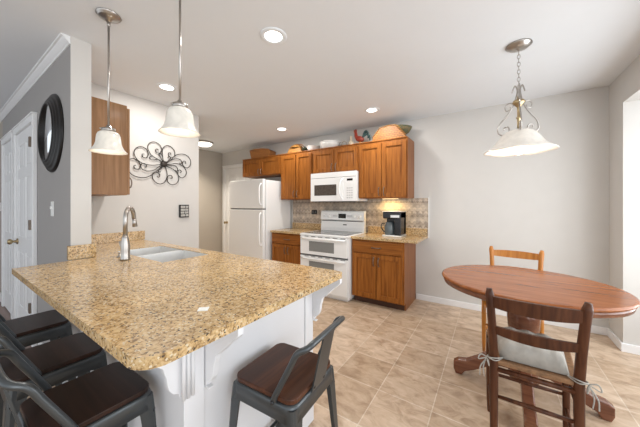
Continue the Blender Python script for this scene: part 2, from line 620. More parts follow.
# crown moulding on the partition wall
bm = B()
prof = [(0.72 * u, 0.70 * v) for u, v in [(0, 0), (0, -0.075), (0.008, -0.075), (0.012, -0.060), (0.022, -0.052), (0.045, -0.026), (0.052, -0.014), (0.066, -0.010), (0.070, 0)]]
prism(bm, prof, lambda u, v, d: (d, 0.545 - u, H + v), -8.5, -2.425)
struct(obj('trim_1', bm, 'trim'), 'white crown moulding of the partition wall', 'trim')


def panel_door(name, label, x0, x1, ywall, ztop, knob_side, cased=True, hinge=False, depth=0.02, sgn=-1):
    """six panel door with casing on a wall facing -Y"""
    bm = B()
    cw = 0.07
    box(bm, x0 - cw, x0, ywall - 0.03, ywall, 0, ztop, 0.005)
    box(bm, x1, x1 + cw, ywall - 0.03, ywall, 0, ztop, 0.005)
    box(bm, x0 - cw, x1 + cw, ywall - 0.032, ywall, ztop, ztop + cw, 0.005)
    box(bm, x0 - cw - 0.008, x1 + cw + 0.008, ywall - 0.040, ywall, ztop + cw - 0.012, ztop + cw + 0.004, 0.003)
    fr = obj(name, bm, 'trim')
    struct(fr, label, 'door')
    d = B()
    W = x1 - x0
    yf = ywall - 0.012
    st = 0.11
    box(d, x0 + 0.003, x1 - 0.003, yf + 0.006, ywall, 0.01, ztop - 0.003)
    zs = [(0.01, 0.23), (0.80, 0.95), (1.55, 1.65), (ztop - 0.14, ztop - 0.003)]
    for a, b_ in zs: box(d, x0 + 0.003, x1 - 0.003, yf, yf + 0.007, a, b_, 0.002)
    for a, b_ in ((x0 + 0.003, x0 + st), ((x0 + x1) / 2 - 0.05, (x0 + x1) / 2 + 0.05), (x1 - st, x1 - 0.003)):
        box(d, a, b_, yf - 0.0006, yf + 0.007, 0.01, ztop - 0.003, 0.002)
    for (a, b_) in ((0.23, 0.80), (0.95, 1.55), (1.65, ztop - 0.14)):
        for (c, e) in ((x0 + st, (x0 + x1) / 2 - 0.05), ((x0 + x1) / 2 + 0.05, x1 - st)):
            box(d, c + 0.025, e - 0.025, yf + 0.001, yf + 0.008, a + 0.025, b_ - 0.025, 0.003)
    leaf = obj('door_leaf', d, 'trim', fr)
    if knob_side is not None:
        k = B()
        kx = x0 + 0.065 if knob_side < 0 else x1 - 0.065
        lathe(k, [(0, 0), (0.030, 0), (0.030, 0.008), (0.012, 0.014), (0.012, 0.035), (0.026, 0.045), (0.030, 0.060), (0.020, 0.073), (0, 0.075)],
              (kx, yf - 0.0005, 0.89), 20, mat=Matrix.Rotation(PI / 2, 4, 'X'))
        obj('door_knob', k, 'brass', fr)
    if hinge:
        for hz in (0.3, 1.05, 1.8):
            hb = B()
            box(hb, x1 - 0.012, x1 + 0.02, ywall - 0.045, ywall - 0.005, hz, hz + 0.09, 0.003)
            obj('hinge', hb, 'pewter', fr)
    return fr


panel_door('door_1', 'white six panel door with brass knob left of the round mirror', -4.27, -3.47, 0.545, 2.03, -1, hinge=True)
panel_door('door_2', 'white door farther left along the grey partition wall', -5.10, -4.50, 0.545, 2.03, None)
panel_door('door_3', 'white back door beside the refrigerator', -4.93, -4.17, YB, 2.07, -1)

# ================================================================== PENINSULA
CT = 0.90     # worktop
PX0, PX1, PY0, PY1 = -2.365, -0.69, 0.275, 1.29
pen = thing('kitchen_peninsula', 'white panelled peninsula base with curved brackets under the big granite worktop', 'kitchen island', (-1.6, 0.87, 0))
BX, BY0, BY1 = -0.888, 0.494, 1.26


def local(o, root):
    """put a mesh given in world coordinates under a root that stands elsewhere"""
    o.parent = root
    o.matrix_parent_inverse = Matrix.Identity(4)
    o.data.transform((Matrix.Translation(root.location) @ Matrix.Rotation(root.rotation_euler.z, 4, 'Z')).inverted())
    return o


bm = B()
box(bm, BX - 0.02, BX, BY0, BY1, 0, CT - 0.032)
box(bm, -2.40, BX - 0.02, BY0, BY0 + 0.02, 0, CT - 0.032)
box(bm, -3.17, BX - 0.02, BY1 - 0.02, BY1, 0.1, CT - 0.032)
local(obj('base_panel', bm, 'cabwhite'), pen)
bm = B()
box(bm, BX, BX + 0.011, BY0 - 0.011, BY1 + 0.004, 0, 0.10, 0.003)
box(bm, -2.40, BX + 0.011, BY0 - 0.011, BY0, 0, 0.10, 0.003)
local(obj('baseboard', bm, 'cabwhite'), pen)
# corner posts with beads
for c in ((BX, BX + 0.008, BY0 - 0.008, BY0 + 0.068), (BX, BX + 0.008, BY1 - 0.075, BY1)):
    bm = B()
    box(bm, c[0], c[1], c[2], c[3], 0.10, CT - 0.034, 0.002)
    local(obj('corner_post', bm, 'cabwhite'), pen)


def corbel_profile(L, Hh):
    """S shaped bracket: u away from the panel, v down"""
    c = [(1.0, 0.0), (1.0, -0.10), (0.93, -0.15), (0.84, -0.20), (0.74, -0.25), (0.64, -0.32), (0.52, -0.40), (0.40, -0.465),
         (0.35, -0.50), (0.33, -0.56), (0.29, -0.64), (0.27, -0.74), (0.24, -0.82), (0.17, -0.89), (0.08, -0.92), (0.06, -0.97), (0.0, -1.0)]
    return [(0, 0)] + [(u * L, v * Hh) for u, v in c]


def corbel(name, side, pos, L, Hh, wd):
    bm = B()
    P = corbel_profile(L, Hh)
    zt = CT - 0.033
    if side == 'x':   # projects towards +X
        prism(bm, P, lambda u, v, d: (BX + 0.008 + u, d, zt + v), pos, pos + wd, 0.002)
        for k in range(3):
            yy = pos + wd * (0.25 + 0.25 * k)
            box(bm, BX + 0.0, BX + 0.03, yy - 0.004, yy + 0.004, zt - Hh - 0.006, zt - Hh, 0.001)
    else:
        prism(bm, P, lambda u, v, d: (d, BY0 - 0.006 - u, zt + v), pos - wd, pos, 0.002)
    return local(obj(name, bm, 'cabwhite'), pen)


corbel('corbel', 'x', BY0 + 0.070, 0.185, 0.26, 0.024)
corbel('corbel', 'x', BY1 - 0.005, 0.185, 0.27, 0.024)
corbel('corbel', 'y', BX - 0.004, 0.185, 0.26, 0.024)
# beaded spine on the corner
for xx, yy in ((BX + 0.010, BY0 - 0.010), (BX + 0.010, BY0 + 0.006), (BX + 0.010, BY0 + 0.022)):
    bm = B()
    tube(bm, [(xx, yy, CT - 0.295), (xx, yy, CT - 0.036)], 0.0065, 8)
    local(obj('bead_moulding', bm, 'cabwhite'), pen)

# worktop with sink cut-out
SX0, SX1, SY0, SY1 = -2.55, -1.79, 0.845, 1.19
wt = B()
T0 = CT - 0.032
up = lambda u, v, d: (u, v, d)


def rc(cx, cy, r, a0, a1, n=8):
    return [(cx + r * math.cos(math.radians(a0 + (a1 - a0) * k / n)), cy + r * math.sin(math.radians(a0 + (a1 - a0) * k / n))) for k in range(n + 1)]


prism(wt, [(SX1, PY0)] + rc(PX1 - 0.07, PY0 + 0.07, 0.07, -90, 0) + rc(PX1 - 0.03, PY1 - 0.03, 0.03, 0, 90) + [(SX1, PY1)], up, T0, CT)
prism(wt, [(-2.365, PY0), (SX1, PY0), (SX1, SY0), (-2.365, SY0)], up, T0, CT)
prism(wt, [(-3.178, 0.66), (-2.365, 0.66), (-2.365, SY0), (-3.178, SY0)], up, T0, CT)
prism(wt, [(-3.178, SY0), (SX0, SY0), (SX0, PY1), (-3.178, PY1)], up, T0, CT)
prism(wt, [(SX0, SY1), (SX1, SY1), (SX1, PY1), (SX0, PY1)], up, T0, CT)
bmesh.ops.remove_doubles(wt, verts=wt.verts, dist=1e-5)
top = obj('countertop', wt, 'granite')
tag(top, 'large speckled gold granite worktop of the peninsula with sink cut-out', 'countertop')
bs = B()
box(bs, -2.418, -2.385, 0.525, 0.675, CT, CT + 0.095, 0.002)
tag(obj('granite_backsplash', bs, 'granite'), 'short granite upstand capping the end of the partition wall', 'backsplash')
bs = B()
box(bs, -3.178, -3.155, 0.66, 1.31, CT + 0.0005, CT + 0.095, 0.002)
tag(obj('granite_backsplash', bs, 'granite'), 'low granite upstand on the wall behind the faucet', 'backsplash')

# sink
sk = thing('kitchen_sink', 'stainless double bowl sink set in the granite peninsula', 'sink', (-2.17, 1.02, CT - 0.24))


def bowl(x0, x1, y0, y1, zb, zt, root):
    bm = B()
    tk = 0.004
    box(bm, x0, x1, y0, y1, zb, zb + tk)
    box(bm, x0, x0 + tk, y0, y1, zb, zt)
    box(bm, x1 - tk, x1, y0, y1, zb, zt)
    box(bm, x0, x1, y0, y0 + tk, zb, zt)
    box(bm, x0, x1, y1 - tk, y1, zb, zt)
    o = local(obj('bowl', bm, 'steel'), root)
    d = B()
    lathe(d, [(0, 0.002), (0.03, 0.002), (0.042, 0.006), (0.045, 0.001)], ((x0 + x1) / 2, (y0 + y1) / 2, zb + tk), 24)
    dr = obj('drain', d, 'nickel')
    dr.data.transform(Matrix.Translation(root.location).inverted())
    dr.parent = o
    return o


bowl(SX0 + 0.002, -2.185, SY0 + 0.002, SY1 - 0.002, CT - 0.23, T0 + 0.028, sk)
bowl(-2.155, SX1 - 0.002, SY0 + 0.002, SY1 - 0.002, CT - 0.20, T0 + 0.028, sk)
bm = B()
box(bm, -2.186, -2.154, SY0 + 0.003, SY1 - 0.003, CT - 0.05, CT - 0.012, 0.004)
local(obj('divider', bm, 'steel'), sk)

# faucet
fx, fy = -2.085, 0.745
fc = thing('kitchen_faucet', 'tall brushed steel pull-down faucet in front of the sink', 'faucet', (fx, fy, CT))
bm = B()
lathe(bm, [(0, 0), (0.030, 0), (0.030, 0.012), (0.026, 0.02), (0.027, 0.06), (0.026, 0.11), (0.019, 0.15), (0.0145, 0.17), (0, 0.172)], seg=28)
obj('body', bm, 'nickel', fc)
bm = B()
pts = [(0, 0, 0.165), (0, 0, 0.27)]
for k in range(1, 13):
    a = PI * k / 12 * 0.97
    pts.append((-0.042 * (1 - math.cos(a)), 0.042 * (1 - math.cos(a)), 0.27 + 0.085 * math.sin(a)))
tube(bm, pts, 0.0135, 14)
obj('spout', bm, 'nickel', fc)
bm = B()
e = pts[-1]
tube(bm, [(e[0], e[1], e[2] + 0.002), (e[0] - .002, e[1] + .004, e[2] - 0.03), (e[0] - .004, e[1] + .008, e[2] - 0.06)], [0.013, 0.014, 0.016], 14)
obj('spray_head', bm, 'nickel', fc)
bm = B()
tube(bm, [(-0.02, 0, 0.07), (-0.045, 0, 0.075), (-0.06, -0.005, 0.10), (-0.066, -0.01, 0.125)], [0.012, 0.011, 0.008, 0.006], 12)
obj('lever_handle', bm, 'nickel', fc)
bm = B()
lathe(bm, [(0, 0), (0.02, 0), (0.02, 0.006), (0.008, 0.012), (0.008, 0.03), (0, 0.032)], (0, 0, 0), 20)
o = obj('soap_pump_cap', bm, 'nickel')
o.location = (-2.235, 0.765, CT)
tag(o, 'small round steel cap on the granite beside the faucet', 'sink fitting')
bm = B()
box(bm, -0.017, 0.017, -0.014, 0.014, 0, 0.004, 0.001)
o = obj('paper_tag', bm, 'paper')
o.location = (-0.86, 0.545, CT)
o.rotation_euler = (0, 0, 0.75)
tag(o, 'small white paper tag lying on the granite worktop', 'paper')


# ================================================================== CABINETS
def pull_bm(vert=True, L=0.10):
    bm = B()
    pts = []
    for k in range(9):
        t = k / 8
        a = -L / 2 + L * t
        out = 0.024 * math.sin(PI * t) ** 0.45 if 0 < t < 1 else 0
        pts.append((0, -out, a) if vert else (a, -out, 0))
    tube(bm, pts, 0.0055, 8)
    for s in (-1, 1):
        p = (0, -0.001, s * L / 2) if vert else (s * L / 2, -0.001, 0)
        lathe(bm, [(0, 0), (0.009, 0), (0.008, 0.003), (0, 0.004)], p, 12, mat=Matrix.Rotation(PI / 2, 4, 'X'))
    return bm


def cab_door(root, x0, x1, z0, z1, yf, handle, name='door', fw=0.055, hz=None):
    """frame and recessed panel, front face at y = yf (facing -Y); coordinates world, root has location"""
    bm = B()
    t = 0.019
    box(bm, x0, x0 + fw, yf, yf + t, z0, z1, 0.003)
    box(bm, x1 - fw, x1, yf, yf + t, z0, z1, 0.003)
    box(bm, x0 + fw, x1 - fw, yf + 0.0005, yf + t, z0, z0 + fw, 0.002)
    box(bm, x0 + fw, x1 - fw, yf + 0.0005, yf + t, z1 - fw, z1, 0.002)
    box(bm, x0 + fw - 0.002, x1 - fw + 0.002, yf + 0.015, yf + t, z0 + fw - 0.002, z1 - fw + 0.002)
    d = local(obj(name, bm, 'oak'), root)
    if handle:
        hx, hzc, vert = handle
        h = obj('handle', pull_bm(vert), 'pewter')
        h.data.transform(Matrix.Translation(Vector((hx, yf, hzc)) - root.location))
        h.parent = d
    return d


def upper_cab(name, label, x0, x1, z0, z1, yf=3.32, split=None, hz=0.09, group='oak wall cabinets', margin=0.03):
    r = thing(name, label, 'cabinet', ((x0 + x1) / 2, YB - 0.17, z0), 0, group)
    bm = B()
    box(bm, x0, x1, yf + 0.02, YB - 0.001, z0, z1, 0.002)
    local(obj('body', bm, 'oakside'), r)
    bm = B()   # face frame
    fw = 0.035
    box(bm, x0, x0 + fw, yf, yf + 0.0195, z0, z1, 0.001)
    box(bm, x1 - fw, x1, yf, yf + 0.0195, z0, z1, 0.001)
    box(bm, x0 + fw, x1 - fw, yf, yf + 0.0195, z0, z0 + fw, 0.001)
    box(bm, x0 + fw, x1 - fw, yf, yf + 0.0195, z1 - fw, z1, 0.001)
    box(bm, (x0 + x1) / 2 - fw / 2, (x0 + x1) / 2 + fw / 2, yf, yf + 0.0195, z0 + fw, z1 - fw, 0.001)
    local(obj('face_frame', bm, 'oak'), r)
    xm = (x0 + x1) / 2
    cab_door(r, x0 + 0.015, xm - 0.006, z0 + 0.015, z1 - 0.03, yf - 0.019, (xm - 0.035, z0 + hz, True))
    cab_door(r, xm + 0.006, x1 - 0.015, z0 + 0.015, z1 - 0.03, yf - 0.019, (xm + 0.035, z0 + hz, True))
    bm = B()
    box(bm, x0 + 0.001, x1 - 0.001, yf - 0.012, YB - 0.001, z1, z1 + 0.014, 0.003)
    local(obj('top_board', bm, 'oak'), r)
    return r


ZU = 2.125
ucR = upper_cab('wall_cabinet', 'tall oak wall cabinet above the coffee maker, rightmost of the row', -1.54, -0.872, 1.365, ZU)
upper_cab('wall_cabinet', 'short oak wall cabinet above the white microwave', -2.325, -1.54, 1.755, ZU, hz=0.08)
upper_cab('wall_cabinet', 'tall oak wall cabinet between microwave and refrigerator', -2.985, -2.325, 1.365, ZU)
upper_cab('wall_cabinet', 'short oak wall cabinet above the refrigerator', -3.955, -2.985, 1.805, ZU, hz=0.07)


def base_cab(name, label, x0, x1, zt, yf=3.10):
    r = thing(name, label, 'cabinet', ((x0 + x1) / 2, (yf + YB) / 2, 0), 0, 'oak base cabinets')
    bm = B()
    box(bm, x0, x1, yf + 0.02, YB - 0.001, 0.085, zt, 0.002)
    box(bm, x1 - 0.018, x1, yf + 0.07, YB - 0.001, 0.0, 0.086)
    local(obj('body', bm, 'oakside'), r)
    bm = B()
    box(bm, x0, x1 - 0.018, yf + 0.065, yf + 0.08, 0, 0.085)
    local(obj('toe_kick', bm, 'oakdark'), r)
    bm = B()
    fw = 0.035
    box(bm, x0, x0 + fw, yf, yf + 0.0195, 0.085, zt, 0.001)
    box(bm, x1 - fw, x1, yf, yf + 0.0195, 0.085, zt, 0.001)
    for z0, z1 in ((0.085, 0.12), (zt - 0.19, zt - 0.155), (zt - 0.03, zt)):
        box(bm, x0 + fw, x1 - fw, yf, yf + 0.0195, z0, z1, 0.001)
    box(bm, (x0 + x1) / 2 - 0.018, (x0 + x1) / 2 + 0.018, yf, yf + 0.0195, 0.12, zt - 0.19, 0.001)
    local(obj('face_frame', bm, 'oak'), r)
    xm = (x0 + x1) / 2
    zd = zt - 0.18
    cab_door(r, x0 + 0.018, xm - 0.005, 0.10, zd, yf - 0.019, (xm - 0.032, zd - 0.09, True))
    cab_door(r, xm + 0.005, x1 - 0.018, 0.10, zd, yf - 0.019, (xm + 0.032, zd - 0.09, True))
    bm = B()
    box(bm, x0 + 0.018, x1 - 0.018, yf - 0.019, yf, zt - 0.165, zt - 0.022, 0.005)
    dr = local(obj('drawer', bm, wood_h), r)
    h = obj('handle', pull_bm(False, 0.11), 'pewter')
    h.data.transform(Matrix.Translation(Vector((xm, yf - 0.019, zt - 0.093)) - r.location))
    h.parent = dr
    return r


wood_h = wood('honey_oak_horizontal', (0.17, 0.052, 0.008), (0.27, 0.090, 0.015), (0.35, 0.128, 0.026), 'X')
CB = 0.865
base_cab('base_cabinet', 'oak base cabinet with one drawer and two doors right of the stove', -1.535, -0.852, CB - 0.033)
base_cab('base_cabinet', 'oak base cabinet between stove and refrigerator', -2.985, -2.325, CB - 0.033)
bm = B()
box(bm, -1.535, -0.70, 3.065, YB - 0.014, CB - 0.032, CB, 0.003)
tag(obj('countertop', bm, 'granite'), 'granite worktop under the coffee maker right of the stove', 'countertop')
bm = B()
box(bm, -2.99, -2.325, 3.065, YB - 0.014, CB - 0.032, CB, 0.003)
tag(obj('countertop', bm, 'granite'), 'granite worktop between the stove and refrigerator', 'countertop')
bm = B()
box(bm, -2.99, -0.69, YB - 0.012, YB - 0.0005, CB - 0.03, 1.368)
tag(obj('tile_backsplash', bm, 'mosaic'), 'stone mosaic backsplash laid on the diagonal behind the stove', 'backsplash')
bm = B()
box(bm, -0.69, -0.682, YB - 0.013, YB - 0.0005, CB - 0.03, 1.375, 0.002)
struct(obj('trim_2', bm, 'trim'), 'pale edge trim of the backsplash', 'trim')
bm = B()
box(bm, -1.53, -0.70, YB - 0.032, YB - 0.013, CB + 0.0005, CB + 0.095, 0.002)
tag(obj('granite_backsplash', bm, 'granite'), 'low granite upstand behind the coffee maker', 'backsplash')
bm = B()
box(bm, -2.99, -2.325, YB - 0.032, YB - 0.013, CB + 0.0005, CB + 0.095, 0.002)
tag(obj('granite_backsplash', bm, 'granite'), 'low granite upstand left of the stove', 'backsplash')

# cabinet on the partition wall, seen from its end
c4 = thing('wall_cabinet', 'pale oak wall cabinet seen from its end above the sink', 'cabinet', (-2.9, 0.8, 1.36))
bm = B()
box(bm, -3.17, -2.62, 0.657, 0.95, 1.36, 2.13, 0.002)
local(obj('body', bm, 'oakpale'), c4)
for (a, b_, hx) in ((-3.165, -2.90, -2.93), (-2.89, -2.623, -2.65)):
    bm = B()
    box(bm, a, b_, 0.951, 0.972, 1.365, 2.11, 0.004)
    d = local(obj('door', bm, 'oakpale'), c4)
    h = pull_bm(True)
    bmesh.ops.rotate(h, verts=h.verts, cent=(0, 0, 0), matrix=Matrix.Rotation(PI, 3, 'Z'))
    h = obj('handle', h, 'pewter')
    h.data.transform(Matrix.Translation(Vector((hx, 0.972, 1.47)) - c4.location))
    h.parent = d

# under-cabinet light
ul = boxo('under_cabinet_light', 'strip', None, -1.28, -1.06, 3.54, 3.57, 1.357, 1.364)
tag(ul, 'warm light strip under the wall cabinet above the coffee maker', 'lamp')
area('under_cabinet_glow', (-1.17, 3.54, 1.345), (0, 0, 0), 0.25, 0.04, 1.3, (1.0, 0.72, 0.30))

# ================================================================== RANGE
RX0, RX1, RY = -2.315, -1.545, 2.985
rg = thing('kitchen_range', 'white double oven electric range between the oak base cabinets', 'stove', ((RX0 + RX1) / 2, 3.3, 0))
ZT = 0.868


def part(name, m, root, *a, bev=0.0): return local(boxo(name, m, None, *a, bev=bev), root)


bm = B()
box(bm, RX0, RX1, RY + 0.03, YB - 0.05, 0.03, ZT - 0.012, 0.003)
box(bm, RX0 + 0.03, RX1 - 0.03, RY + 0.06, YB - 0.06, 0.0, 0.03)
local(obj('body', bm, 'appliance'), rg)
bm = B()
box(bm, RX0 - 0.004, RX1 + 0.004, RY + 0.0, YB - 0.045, ZT - 0.03, ZT, 0.006)
local(obj('top_frame', bm, 'appliance'), rg)
part('cooktop', 'cooktop', rg, RX0 + 0.035, RX1 - 0.035, RY + 0.05, YB - 0.13, ZT, ZT + 0.003, bev=0.001)
for cx, cy, r in ((-2.13, 3.16, 0.10), (-1.74, 3.16, 0.085), (-2.13, 3.41, 0.075), (-1.74, 3.41, 0.10)):
    for rr in (r, r * 0.6):
        bm = B()
        lathe(bm, [(rr - 0.003, 0), (rr - 0.003, 0.0008), (rr, 0.0008), (rr, 0)], (cx, cy, ZT + 0.003), 32)
        local(obj('burner_ring', bm, 'greyline'), rg)
# back guard, leaning back
bm = B()
prism(bm, [(3.53, ZT - 0.01), (3.53, ZT + 0.06), (3.545, ZT + 0.16), (3.52, ZT + 0.18), (3.535, 1.165), (3.55, 1.185), (3.60, 1.185), (3.60, ZT - 0.01)],
      lambda u, v, d: (d, u, v), RX0 + 0.005, RX1 - 0.005, 0.004)
bg = local(obj('back_panel', bm, 'appliance'), rg)


def sub(name, bm, m, parent, root):
    o = obj(name, bm, m)
    o.data.transform(Matrix.Translation(root.location).inverted())
    o.parent = parent
    return o


bm = B(); box(bm, -1.98, -1.85, 3.520, 3.53, 1.07, 1.14, 0.002)
sub('display', bm, 'display', bg, rg)
for kx in (-2.23, -2.15, -1.71, -1.62):
    bm = B()
    lathe(bm, [(0, 0), (0.026, 0), (0.024, 0.018), (0.012, 0.022), (0, 0.022)], (kx, 3.528, 1.10), 20, mat=Matrix.Rotation(PI / 2, 4, 'X'))
    sub('knob', bm, 'appliance', bg, rg)
for k in range(4):
    for s in (-1, 1):
        bm = B()
        box(bm, -1.915 + s * (0.09 + 0.022 * k) - 0.006, -1.915 + s * (0.09 + 0.022 * k) + 0.006, 3.522, 3.53, 1.09, 1.12)
        sub('button', bm, 'greyline', bg, rg)
bm = B(); box(bm, RX0 + 0.03, RX1 - 0.03, 3.534, 3.542, ZT + 0.155, ZT + 0.163)
sub('vent_line', bm, 'slot', bg, rg)
bm = B(); box(bm, -1.90, -1.84, 3.5285, 3.532, ZT + 0.095, ZT + 0.112)
sub('badge', bm, 'slot', bg, rg)


def oven_door(z0, z1, wz0, wz1):
    d = B()
    box(d, RX0 + 0.004, RX1 - 0.004, RY, RY + 0.03, z0, z1, 0.006)
    dd = local(obj('oven_door', d, 'appliance'), rg)
    g = B(); box(g, RX0 + 0.16, RX1 - 0.20, RY - 0.003, RY + 0.01, wz0, wz1, 0.002)
    sub('window', g, 'ovenglass', dd, rg)
    hb = B()
    zz = z1 - 0.028
    pts = []
    for k in range(13):
        t = k / 12
        pts.append((RX0 + 0.03 + (RX1 - RX0 - 0.06) * t, RY - 0.008 - 0.035 * min(1, math.sin(PI * t) * 3), zz))
    tube(hb, pts, 0.013, 10)
    sub('handle', hb, 'appliance', dd, rg)
    for k in range(6):
        s = B()
        xx = RX0 + 0.08 + k * 0.118
        box(s, xx, xx + 0.07, RY - 0.002, RY + 0.01, z1 - 0.009, z1 - 0.002)
        sub('vent_slot', s, 'slot', dd, rg)


oven_door(0.578, 0.835, 0.625, 0.765)
oven_door(0.07, 0.555, 0.30, 0.485)
part('gap', 'slot', rg, RX0 + 0.006, RX1 - 0.006, RY + 0.01, RY + 0.032, 0.553, 0.58)

# ================================================================== MICROWAVE
mw = thing('microwave', 'white over-the-range microwave above the stove', 'microwave', (-1.93, 3.47, 1.335))
MX0, MX1, MY, MZ0, MZ1 = -2.318, -1.548, 3.255, 1.33, 1.753
part('body', 'appliance', mw, MX0, MX1, MY + 0.02, YB - 0.013, MZ0, MZ1, bev=0.004)
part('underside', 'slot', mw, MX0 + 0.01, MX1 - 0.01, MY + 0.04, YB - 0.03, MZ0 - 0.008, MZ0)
v = part('vent_grille', 'appliance', mw, MX0, MX1, MY, MY + 0.02, MZ1 - 0.075, MZ1, bev=0.003)
bm = B()
box(bm, MX0 + 0.02, MX1 - 0.02, MY - 0.001, MY + 0.004, MZ1 - 0.079, MZ1 - 0.075)
sub('seam', bm, 'slot', v, mw)
dr = part('door', 'appliance', mw, MX0, MX0 + 0.575, MY - 0.002, MY + 0.02, MZ0, MZ1 - 0.079, bev=0.004)
bm = B(); box(bm, MX0 + 0.07, MX0 + 0.455, MY - 0.005, MY, MZ0 + 0.085, MZ0 + 0.245, 0.003)
sub('window', bm, 'microglass', dr, mw)
bm = B()
tube(bm, smooth_path([(MX0 + 0.55, MY - 0.005, MZ0 + 0.03), (MX0 + 0.53, MY - 0.03, MZ0 + 0.09), (MX0 + 0.52, MY - 0.038, MZ0 + 0.17), (MX0 + 0.53, MY - 0.03, MZ0 + 0.26), (MX0 + 0.55, MY - 0.005, MZ0 + 0.32)], 5), 0.011, 10)
sub('handle', bm, 'appliance', dr, mw)
cp = part('control_panel', 'appliance', mw, MX0 + 0.577, MX1, MY - 0.001, MY + 0.02, MZ0, MZ1 - 0.079, bev=0.004)
bm = B(); box(bm, MX0 + 0.625, MX0 + 0.715, MY - 0.003, MY, MZ1 - 0.135, MZ1 - 0.105)
sub('display', bm, 'display', cp, mw)
for i in range(3):
    for j in range(5):
        bm = B()
        box(bm, MX0 + 0.622 + i * 0.034, MX0 + 0.648 + i * 0.034, MY - 0.002, MY, MZ0 + 0.04 + j * 0.034, MZ0 + 0.058 + j * 0.034)
        sub('key', bm, 'greyline', cp, mw)

# ================================================================== FRIDGE
fr = thing('refrigerator', 'white top-freezer refrigerator beside the back door', 'refrigerator', (-3.44, 3.3, 0))
FX0, FX1, FY = -3.86, -3.03, 2.945
part('body', 'appliance', fr, FX0, FX1, FY + 0.07, YB - 0.03, 0.02, 1.685, bev=0.008)
part('toe_grille', 'slot', fr, FX0 + 0.02, FX1 - 0.02, FY + 0.05, FY + 0.08, 0.0, 0.08)
for nm, z0, z1, hz0, hz1 in (('freezer_door', 1.215, 1.695, 1.27, 1.62), ('fridge_door', 0.085, 1.200, 0.62, 1.15)):
    d = part(nm, 'appliance', fr, FX0, FX1, FY, FY + 0.062, z0, z1, bev=0.012)
    bm = B()
    hx = FX1 - 0.045
    tube(bm, smooth_path([(hx, FY - 0.002, hz0), (hx, FY - 0.035, hz0 + 0.05), (hx, FY - 0.04, (hz0 + hz1) / 2), (hx, FY - 0.035, hz1 - 0.05), (hx, FY - 0.002, hz1)], 5), 0.013, 10)
    sub('handle', bm, 'appliance', d, fr)
part('gasket', 'slot', fr, FX0 + 0.01, FX1 - 0.006, FY + 0.02, FY + 0.069, 1.199, 1.217)

# ================================================================== COFFEE MAKER
cm = thing('coffee_maker', 'black drip coffee maker with silver base on the right worktop', 'coffee maker', (-1.065, 3.40, CB))
cm.scale = (1.12, 1.05, 1.08)
bm = B()
box(bm, -0.11, 0.11, -0.12, 0.13, 0.0, 0.02, 0.006)
obj('base', bm, 'steel', cm)
bm = B()
box(bm, -0.105, 0.105, 0.03, 0.125, 0.02, 0.30, 0.012)
box(bm, -0.105, 0.105, -0.115, 0.125, 0.215, 0.30, 0.014)
box(bm, 0.03, 0.105, -0.11, 0.125, 0.02, 0.30, 0.008)
obj('housing', bm, 'black', cm)
bm = B()
box(bm, -0.01, 0.09, -0.1165, -0.113, 0.23, 0.26, 0.001)
box(bm, -0.11, 0.11, -0.119, 0.129, 0.298, 0.306, 0.002)
obj('control_strip', bm, 'steel', cm)
bm = B()
lathe(bm, [(0, 0), (0.055, 0), (0.06, 0.02), (0.062, 0.09), (0.05, 0.125), (0.045, 0.15), (0.04, 0.15), (0.045, 0.12), (0.056, 0.09), (0, 0.01)], (-0.04, -0.045, 0.022), 28)
c = obj('carafe', bm, plain('grey_carafe_glass', (0.10, 0.12, 0.13), 0.08), cm)
bm = B()
tube(bm, smooth_path([(-0.095, -0.06, 0.155), (-0.125, -0.075, 0.15), (-0.13, -0.08, 0.10), (-0.10, -0.065, 0.05)], 5), 0.007, 8)
obj('carafe_handle', bm, 'black', c)

# ================================================================== OUTLETS, SWITCHES, WALL SIGN
ot = thing('wall_outlet', 'black outlet plate on the mosaic backsplash', 'outlet', (-2.52, YB - 0.012, 1.155))
bm = B(); box(bm, -0.058, 0.058, -0.006, 0, -0.038, 0.038, 0.003)
obj('plate', bm, 'black', ot)
bm = B()
for s in (-1, 1): box(bm, s * 0.025 - 0.012, s * 0.025 + 0.012, -0.008, -0.005, -0.016, 0.016, 0.002)
obj('socket', bm, 'slot', ot)


def wall_switch(x, y, z, label):
    t = thing('light_switch', label, 'light switch', (x, y, z))
    bm = B(); box(bm, -0.036, 0.036, -0.006, 0, -0.058, 0.058, 0.003)
    obj('plate', bm, 'switch', t)
    bm = B(); box(bm, -0.006, 0.006, -0.016, -0.005, -0.002, 0.020, 0.002)
    obj('toggle', bm, 'switch', t)
    return t


wall_switch(-2.88, 0.545, 1.245, 'white light switch on the grey wall below the round mirror')
wall_switch(-5.48, 0.545, 1.25, 'white light switch at the left edge beside the far doorway')

# small square sign on sink wall
sg = thing('wall_sign', 'small square black-framed sign with pale lettering blocks on the sink wall', 'sign', (-3.18, 1.748, 1.20))
bm = B()
hw, hh = 0.058, 0.078
box(bm, 0, 0.022, -hw, hw, -hh, hh, 0.002)
obj('frame', bm, 'black', sg)
for k in range(4):
    z = 0.066 - 0.035 * k
    bm = B()
    splits = [(-0.045, 0.008), (0.014, 0.050)] if k in (0, 3) else ([(-0.045, 0.050)] if k == 1 else [(-0.045, -0.004), (0.002, 0.050)])
    for a, b_ in splits: box(bm, 0.0222, 0.0245, a, b_, z - 0.027, z, 0.001)
    obj('letter_block', bm, 'signgrey', sg)

